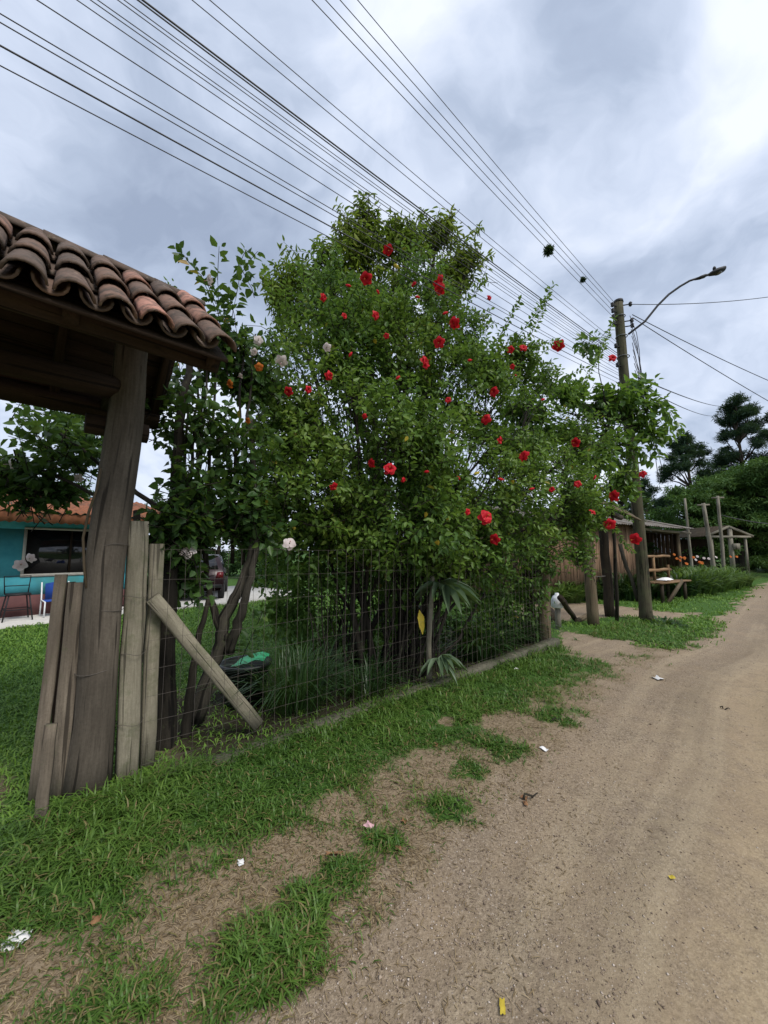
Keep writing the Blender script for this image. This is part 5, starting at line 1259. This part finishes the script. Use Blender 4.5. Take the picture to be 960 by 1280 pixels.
def trio():
    spec = [((865, 706), (856, 623), .065, 'thin upright leftmost pole of the three bare poles'), ((894, 711), (879, 629), .105, 'thick leaning middle pole of the three bare poles'), ((905, 709), (897, 620), .085, 'straight rightmost pole of the three bare poles by the gabled shelter')]
    for a, b, r_, lab in spec:
        g = ground(a[0], 727); g = at(a[0], 727, 19.5); g[2] = 0; t = at(*b, 19.5); g[0] = at(a[0], a[1], 19.5)[0]
        root = empty('bare_pole', g, lab, 'pole', 'three bare poles at the flower bed'); m = MB(); m.tube(wavy(g, t, 8, .006), np.linspace(r_, r_ * .8, 8), 10, jit=.05, rnd=.8); m.build('shaft', M['pole_pale'], root, smooth=True)
        if b[0] > 870: m = MB(); m.beam(t - V(.3, 0, .1), t + V(.3, 0, -.08), .08, .08); m.build('crossbar', M['pole_pale'], root)
trio()
def shelter():
    c = V(20.4, 22.8, 0); root = empty('gabled_shelter', c, 'small grey gabled shelter in the shade at the road bend', 'shelter'); X, Y, Z = V(1, 0, 0), V(0, 1, 0), V(0, 0, 1)
    for u in (-1.0, .12, 1.0):
        m = MB(); m.tube([c + X * u, c + X * u + Z * (2.5 if abs(u) > .5 else 3.0)], .12 if u == .12 else .07, 8, rnd=.8); m.build('post', M['pole_pale'], root)
    for s in (-1, 1):
        m = MB(); m.beam(c + X * s * 1.40 + Z * 2.52 - Y * .1, c + Z * 3.1 - Y * .1, .08, .12, Z); m.build('barge_board', M['pole_pale'], root)
        m = MB(); m.add([c + X * s * 1.45 + Z * 2.54, c + Z * 3.17, c + Z * 3.17 + Y * 3, c + X * s * 1.45 + Z * 2.54 + Y * 3, c + X * s * 1.45 + Z * 2.50, c + Z * 3.13, c + Z * 3.13 + Y * 3, c + X * s * 1.45 + Z * 2.50 + Y * 3], [(0, 1, 2, 3), (7, 6, 5, 4), (0, 4, 5, 1), (3, 2, 6, 7), (0, 3, 7, 4)]); m.build('roof', M['log_dark'], root)
    m = MB(); m.beam(c - X * 1.25 + Z * 2.5 - Y * .1, c + X * 1.25 + Z * 2.5 - Y * .1, .08, .12); m.build('tie_beam', M['pole_pale'], root)
    m = MB(); m.obox((c + Y * 2.8)[:2], (1, 0), (0, 1), 1.2, .06, 0, 2.45); m.build('back_wall', M['gate_dark'], root)
    m = MB(); m.obox((c + X * .3 - Y * .16)[:2], (1, 0), (0, 1), .2, .03, 1.75, 2.1); m.build('notice_board', M['pole_pale'], root)
shelter()

# ------------------------------------------------------------------ flower bed plants and shrubs along the shed
def bed_plant(px, py, Y, n, L0, L1, W, label, mat='bed', sp=.4, fl=None, flmat='orange_petal', bias=0):
    c = at(px, py, Y); c[2] = 0
    o = clump('bed_plant', c, int(n * 1.5), L0 * 1.15, L1 * 1.35, W * 1.15, M[mat], label, 'plant', sp, (.1, .65), 'leafy plants of the flower bed and shed front', bias=bias)
    if fl:
        for k in range(fl):
            q = c + V(random.uniform(-sp, sp), random.uniform(-sp, sp) * .6 - .15, L1 * random.uniform(.95, 1.2)); m = MB(); flower_mesh(m, q, V(random.uniform(-.4, .4), -1, .5), .13, random.random() * 6); m.build('flower', [M[flmat], M['pollen'], M['bed']], o)
bed_plant(850, 742, 14.3, 190, .5, 1.0, .07, 'dark leafy clump at the near left foot of the flower bed', 'strap', .45)
bed_plant(868, 738, 15.2, 260, .6, 1.15, .07, 'bright arching clump in the middle of the flower bed front', 'bed', .6, 3)
bed_plant(885, 735, 16.2, 260, .6, 1.1, .06, 'fresh green clump below the leaning thick pole', 'bed', .6)
bed_plant(902, 733, 17.2, 260, .6, 1.1, .06, 'pale green clump near the roadward end of the bed', 'bed', .6, bias=.15)
bed_plant(917, 731, 18.2, 240, .5, 1.0, .06, 'rounded grassy clump at the bed\'s end by the road', 'bed', .6, bias=.05)
bed_plant(857, 728, 17.0, 160, .7, 1.25, .06, 'tall clump with orange blooms beside the porch post', 'bed', .5, 7)
bed_plant(878, 726, 18.4, 150, .6, 1.25, .06, 'clump carrying white blooms between the bare poles', 'bed', .5, 5, 'white_petal')
bed_plant(905, 724, 19.8, 160, .6, 1.2, .06, 'small clump with orange bloom by the rightmost bare pole', 'bed', .5, 2)
bed_plant(690, 742, 12.2, 120, .4, .8, .06, 'arching bromeliad at the left end of the shed wall', 'bed', .35)
bed_plant(708, 743, 12.6, 150, .4, .85, .06, 'bromeliad clump under the shed wall between fence post and log post', 'bed', .4)
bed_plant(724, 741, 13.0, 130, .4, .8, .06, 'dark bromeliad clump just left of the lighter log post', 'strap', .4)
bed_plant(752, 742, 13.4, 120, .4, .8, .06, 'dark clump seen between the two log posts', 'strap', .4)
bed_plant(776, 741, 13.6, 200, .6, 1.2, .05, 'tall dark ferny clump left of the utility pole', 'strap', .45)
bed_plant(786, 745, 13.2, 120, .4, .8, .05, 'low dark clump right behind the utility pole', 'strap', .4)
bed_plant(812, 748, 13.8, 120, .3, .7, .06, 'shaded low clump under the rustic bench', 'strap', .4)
g = ground(818, 778); clump('weed_tuft', (g[0] + .12, g[1] - .05, 0), 160, .12, .3, .03, M['hib_dark'], 'leafy weed tuft hugging the foot of the utility pole', 'weed', .3, (.3, 1.))
g = ground(835, 782); clump('weed_tuft', (g[0], g[1], 0), 120, .08, .22, .03, M['hib_dark'], 'low weed tuft trailing right of the utility pole foot', 'weed', .3, (.3, 1.))

# ------------------------------------------------------------------ background trees
def bg_tree(name, x, y, H, lobes, mat, label, per, size, asp, tl, n, r0, bark='bark', grp=None, trunk_top=.8, updir=.8, gap=.36, droopdir=.1, gsc=.7, up=.3, jitter=.6):
    base = V(x, y, 0); root = empty(name, base, label, 'tree', grp); c = Crown()
    for (cx, cy, cz, rx, ry, rz) in lobes:
        w = max(10, int(n * (rx * ry * rz) ** .6)); c.lobe(0, 0, 1, 0, 0, 0, w, tl=tl, up=up, gap=gap, gsc=gsc, world=((x + cx, y + cy, cz), (rx, ry, rz)), inner=.35)
    leaf_obj('crown', c, M[mat], root, per=per, size=size, aspect=asp, droop=.1, droopdir=droopdir, updir=updir, jitter=jitter)
    m = MB(); top = base + V(0, 0, H * trunk_top); tr = wavy(base - V(0, 0, .1), top, 9, .05 * H / 8); m.tube(tr, np.linspace(r0, r0 * .25, 9), 9, jit=.08)
    for (cc, Rr) in c.lobes:
        k = int(np.clip(np.argmin(np.abs(tr[:, 2] - cc[2] + .12 * H)), 1, 8)); m.tube(wavy(tr[k], cc, 5, .03 * H / 8), np.linspace(r0 * .38, r0 * .10, 5), 5, cap=False)
    m.build('trunk', M[bark], root); return root
def pine(px, top_py, Y, wpx, label, seed, n=26, low=.34):
    rs = random.Random(seed); t = at(px, top_py, Y); H = t[2]; w = wpx / F * Y / 2; lob = []
    for k in range(n):
        f = low + (1 - low) * (k + rs.random()) / n; rr = w * (1.0 - .75 * max(0, (f - .55) / .45) ** 1.4) * (.6 + .4 * min(1, (f - low) / .15 + .4)); a = rs.uniform(0, 6.28); d = rr * rs.uniform(.25, .95)
        s = rs.uniform(.6, 1.2) * (.6 + .5 * (1 - f)) * w * .34; lob.append((math.cos(a) * d, math.sin(a) * d, H * f - s * .2, s * 1.15, s * 1.15, s * .62))
    lob.append((0, 0, H * .98, w * .18, w * .18, w * .25))
    bg_tree('pine_tree', t[0], Y, H, lob, 'pine', label, 24, .36, .10, .8, 52, .26, 'bark_pine', 'tall pines beyond the road bend', .97, .5, .25, 0, .8, .7)
pine(858, 545, 36, 92, 'shorter rounded pine left of the tall pine, behind the shed porch', 3, 40)
pine(918, 500, 38, 92, 'tall dark pine with visible trunk standing against the sky', 8, 46)
pine(978, 512, 36, 95, 'pine cut off by the right edge of the photo', 5, 36)
pine(805, 600, 44, 70, 'low distant pine showing just right of the utility pole', 12, 18)
def layered(px, top_py, Y, wpx, label, seed, z0=1.2, n=26):
    rs = random.Random(seed); t = at(px, top_py, Y); H = t[2]; w = wpx / F * Y / 2; lob = []
    for k in range(n):
        f = (k + rs.random()) / n; z = z0 + (H - z0) * f; a = rs.uniform(0, 6.28); d = w * (1 - .5 * f ** 1.6) * rs.uniform(.2, .9); s = rs.uniform(.8, 1.4) * w * .40
        lob.append((math.cos(a) * d, math.sin(a) * d, z, s * 1.25, s * 1.1, s * .26))
    bg_tree('broad_tree', t[0], Y, H, lob, 'cedar', label, 14, .30, .30, .9, 34, .3, 'bark', 'broad layered trees at the road bend', .85, 1.0, .22, 0, .5, .05, .35)
layered(862, 612, 27, 95, 'layered green tree behind the three bare poles', 21, 1.5)
layered(915, 590, 27, 110, 'large layered tree overhanging the gabled shelter', 22, 2.6, 30)
layered(975, 575, 25, 120, 'layered tree hanging over the road bend at the photo\'s right edge', 23, 2.4, 30)
layered(930, 625, 32, 110, 'dark tree closing the view behind the gabled shelter', 24, .5, 30)
layered(985, 610, 34, 130, 'dark tree closing the view where the road disappears', 25, .4, 30)
layered(880, 650, 33, 90, 'low dark tree seen between the bare poles', 26, .4, 22)
def leafy(px, top_py, Y, wpx, label, seed, z0=1.0, n=18, mat='bgleaf', size=.26):
    rs = random.Random(seed); t = at(px, top_py, Y); H = t[2]; w = wpx / F * Y / 2; lob = []
    for k in range(n):
        f = (k + rs.random()) / n; z = z0 + (H - z0) * f; a = rs.uniform(0, 6.28); d = w * math.sqrt(max(.05, 1 - (2 * f - .85) ** 2)) * rs.uniform(.2, .85); s = rs.uniform(.7, 1.2) * w * .38
        lob.append((math.cos(a) * d, math.sin(a) * d, z - s * .3, s, s, s * .75))
    bg_tree('leafy_tree', t[0], Y, H, lob, mat, label, 14, size, .52, .8, 30, .2, 'bark', 'leafy trees behind the shrubs and houses', .8, .8, .25)
leafy(775, 590, 18, 70, 'leafy tree behind the shed roof left of the utility pole', 31)
leafy(715, 610, 19, 90, 'leafy tree behind the shed seen through the red shrub', 32)
leafy(640, 600, 22, 110, 'leafy tree behind the red shrub\'s right half', 33)
leafy(540, 605, 24, 120, 'leafy tree hidden mostly by the middle of the red shrub', 34)
leafy(440, 600, 26, 120, 'leafy tree behind the red shrub\'s left half', 35)
leafy(345, 615, 24, 100, 'leafy tree across the lawn between the two shrubs', 36, .6)
leafy(275, 640, 26, 80, 'low tree on the far side of the lawn behind the parked car', 37, .6)
leafy(200, 625, 24, 100, 'tree behind the parked car by the house end', 38, .5)
leafy(100, 600, 24, 120, 'tree rising behind the terracotta roof', 39, 1.0)
leafy(10, 585, 22, 120, 'tree behind the turquoise house at the photo\'s left edge', 40, 1.0)
leafy(340, 690, 18, 46, 'small bush on the lawn beyond the porch slab end', 41, .1, 10)

# ------------------------------------------------------------------ litter on the verge and road
def scrap(px, py, w, h, mat, name, label, cat, grp=None, curl=.5):
    c = ground(px, py); s = c[1] / F; z = float(height(c[0], c[1])); c[2] = z + .010; N = 7; v = []; w *= .8; h *= .7; a = random.uniform(0, 3.1); rn = random.uniform(0, 9)
    for i in range(N):
        for j in range(N):
            x, y = (i / (N - 1) - .5) * 2, (j / (N - 1) - .5) * 2; k = 1 - .25 * abs(math.sin(3 * math.atan2(y, x) + rn)); x *= k; y *= k
            v.append(c + V((x * math.cos(a) * w - y * math.sin(a) * h * 1.6) * .5 * s, (x * math.sin(a) * w + y * math.cos(a) * h * 1.6) * .5 * s, curl * w * s * .22 * (math.sin(2.4 * x + rn) * math.cos(2.1 * y) + .9 * (x * x + y * y) * .4)))
    m = MB(); m.add(v, [(i * N + j, (i + 1) * N + j, (i + 1) * N + j + 1, i * N + j + 1) for i in range(N - 1) for j in range(N - 1)]); o = m.build(name, M[mat], None, c, smooth=True)
    return tag(o, label, cat, grp)
scrap(822, 846, 20, 9, 'paper', 'paper_scrap', 'largest white paper scrap lying far out on the sandy road', 'litter', 'white scraps and fallen petals')
scrap(680, 937, 13, 6, 'paper', 'paper_scrap', 'small white scrap at the grass edge of the road', 'litter', 'white scraps and fallen petals')
scrap(645, 837, 11, 6, 'paper', 'paper_scrap', 'white scrap in the grass near the fence end posts', 'litter', 'white scraps and fallen petals')
scrap(20, 1176, 30, 26, 'paper', 'paper_scrap', 'greyish white scrap in the grass at the lower left corner', 'litter', 'white scraps and fallen petals', .9)
scrap(461, 1032, 13, 12, 'pink', 'fallen_flower', 'pink fallen flower lying on the bare soil strip', 'flower', 'white scraps and fallen petals', 1.2)
scrap(132, 1003, 9, 10, 'pink', 'fallen_flower', 'faded pink petal in the grass below the gate post', 'flower', 'white scraps and fallen petals', 1.2)
scrap(301, 1078, 13, 7, 'paper', 'fallen_petal', 'pale petal lying at the grass edge above the bare soil', 'petal', 'white scraps and fallen petals')
scrap(423, 957, 8, 5, 'paper', 'fallen_petal', 'tiny pale petal in the grass under the kerb', 'petal', 'white scraps and fallen petals')
scrap(152, 1031, 7, 8, 'paper', 'fallen_petal', 'tiny pale petal in the grass before the pale fence post', 'petal', 'white scraps and fallen petals')
dl = [(308,1014,11,18,'upright curled dry leaf in the grass before the brace'),(418,1066,8,20,'reddish dry leaf left of the pink fallen flower'),(463,1046,10,10,'brown dry leaf just below the pink fallen flower'),(445,1076,9,12,'brown dry leaf at the road edge below the bare soil'),(120,1150,14,10,'dark dry leaf in the grass right of the white corner scrap'),(655,998,9,6,'dry leaf on the road edge below the small white scrap'),(657,1005,14,5,'long dry leaf beside the road gravel'),(545,930,8,8,'orange brown dry leaf in the grass near the kerb'),(577,890,12,5,'thin dry leaf in the grass below the fan leaved plant'),(290,1258,10,9,'dry leaf at the bottom of the worn verge'),(395,925,34,9,'long brown dry frond lying along the kerb'),(498,1060,9,7,'dry leaf at the edge of the gravel'),(505,1025,10,7,'dry leaf by the sparse grass tuft')]
for (x, y, w, h, lab) in dl: scrap(x, y, w, h, 'dryleaf', 'dry_leaf', lab, 'leaf', 'dry leaves on the verge', 1.1)
scrap(840, 1096, 9, 5, 'yellowleaf', 'yellow_leaf', 'single yellow leaf lying in the wheel track', 'leaf'); scrap(628, 1256, 9, 16, 'yellowleaf', 'yellow_leaf', 'yellowish leaf at the bottom edge of the road', 'leaf')
tw = [((655,1000),(672,994),'thin reddish twig on the road gravel near the verge'),((790,800),(802,806),'short dark twig lying where the drive meets the road'),((828,806),(842,813),'dark curled twig on the road near the pole patch'),((736,793),(770,800),'long thin branch lying across the drive mouth'),((690,905),(700,902),'short twig in the worn grass edge'),((900,882),(912,884),'small dark twig in the middle of the road'),((560,1010),(575,1002),'thin twig in the sparse grass')]
for (a, b, lab) in tw:
    p, q = ground(*a), ground(*b); p[2] = float(height(p[0], p[1])) + .012; q[2] = float(height(q[0], q[1])) + .018; m = MB(); m.tube(wavy(p, q, 6, .012), np.linspace(.008, .004, 6), 5); tag(m.build('fallen_twig', M['bark'], None, p), lab, 'twig', 'twigs on the road')
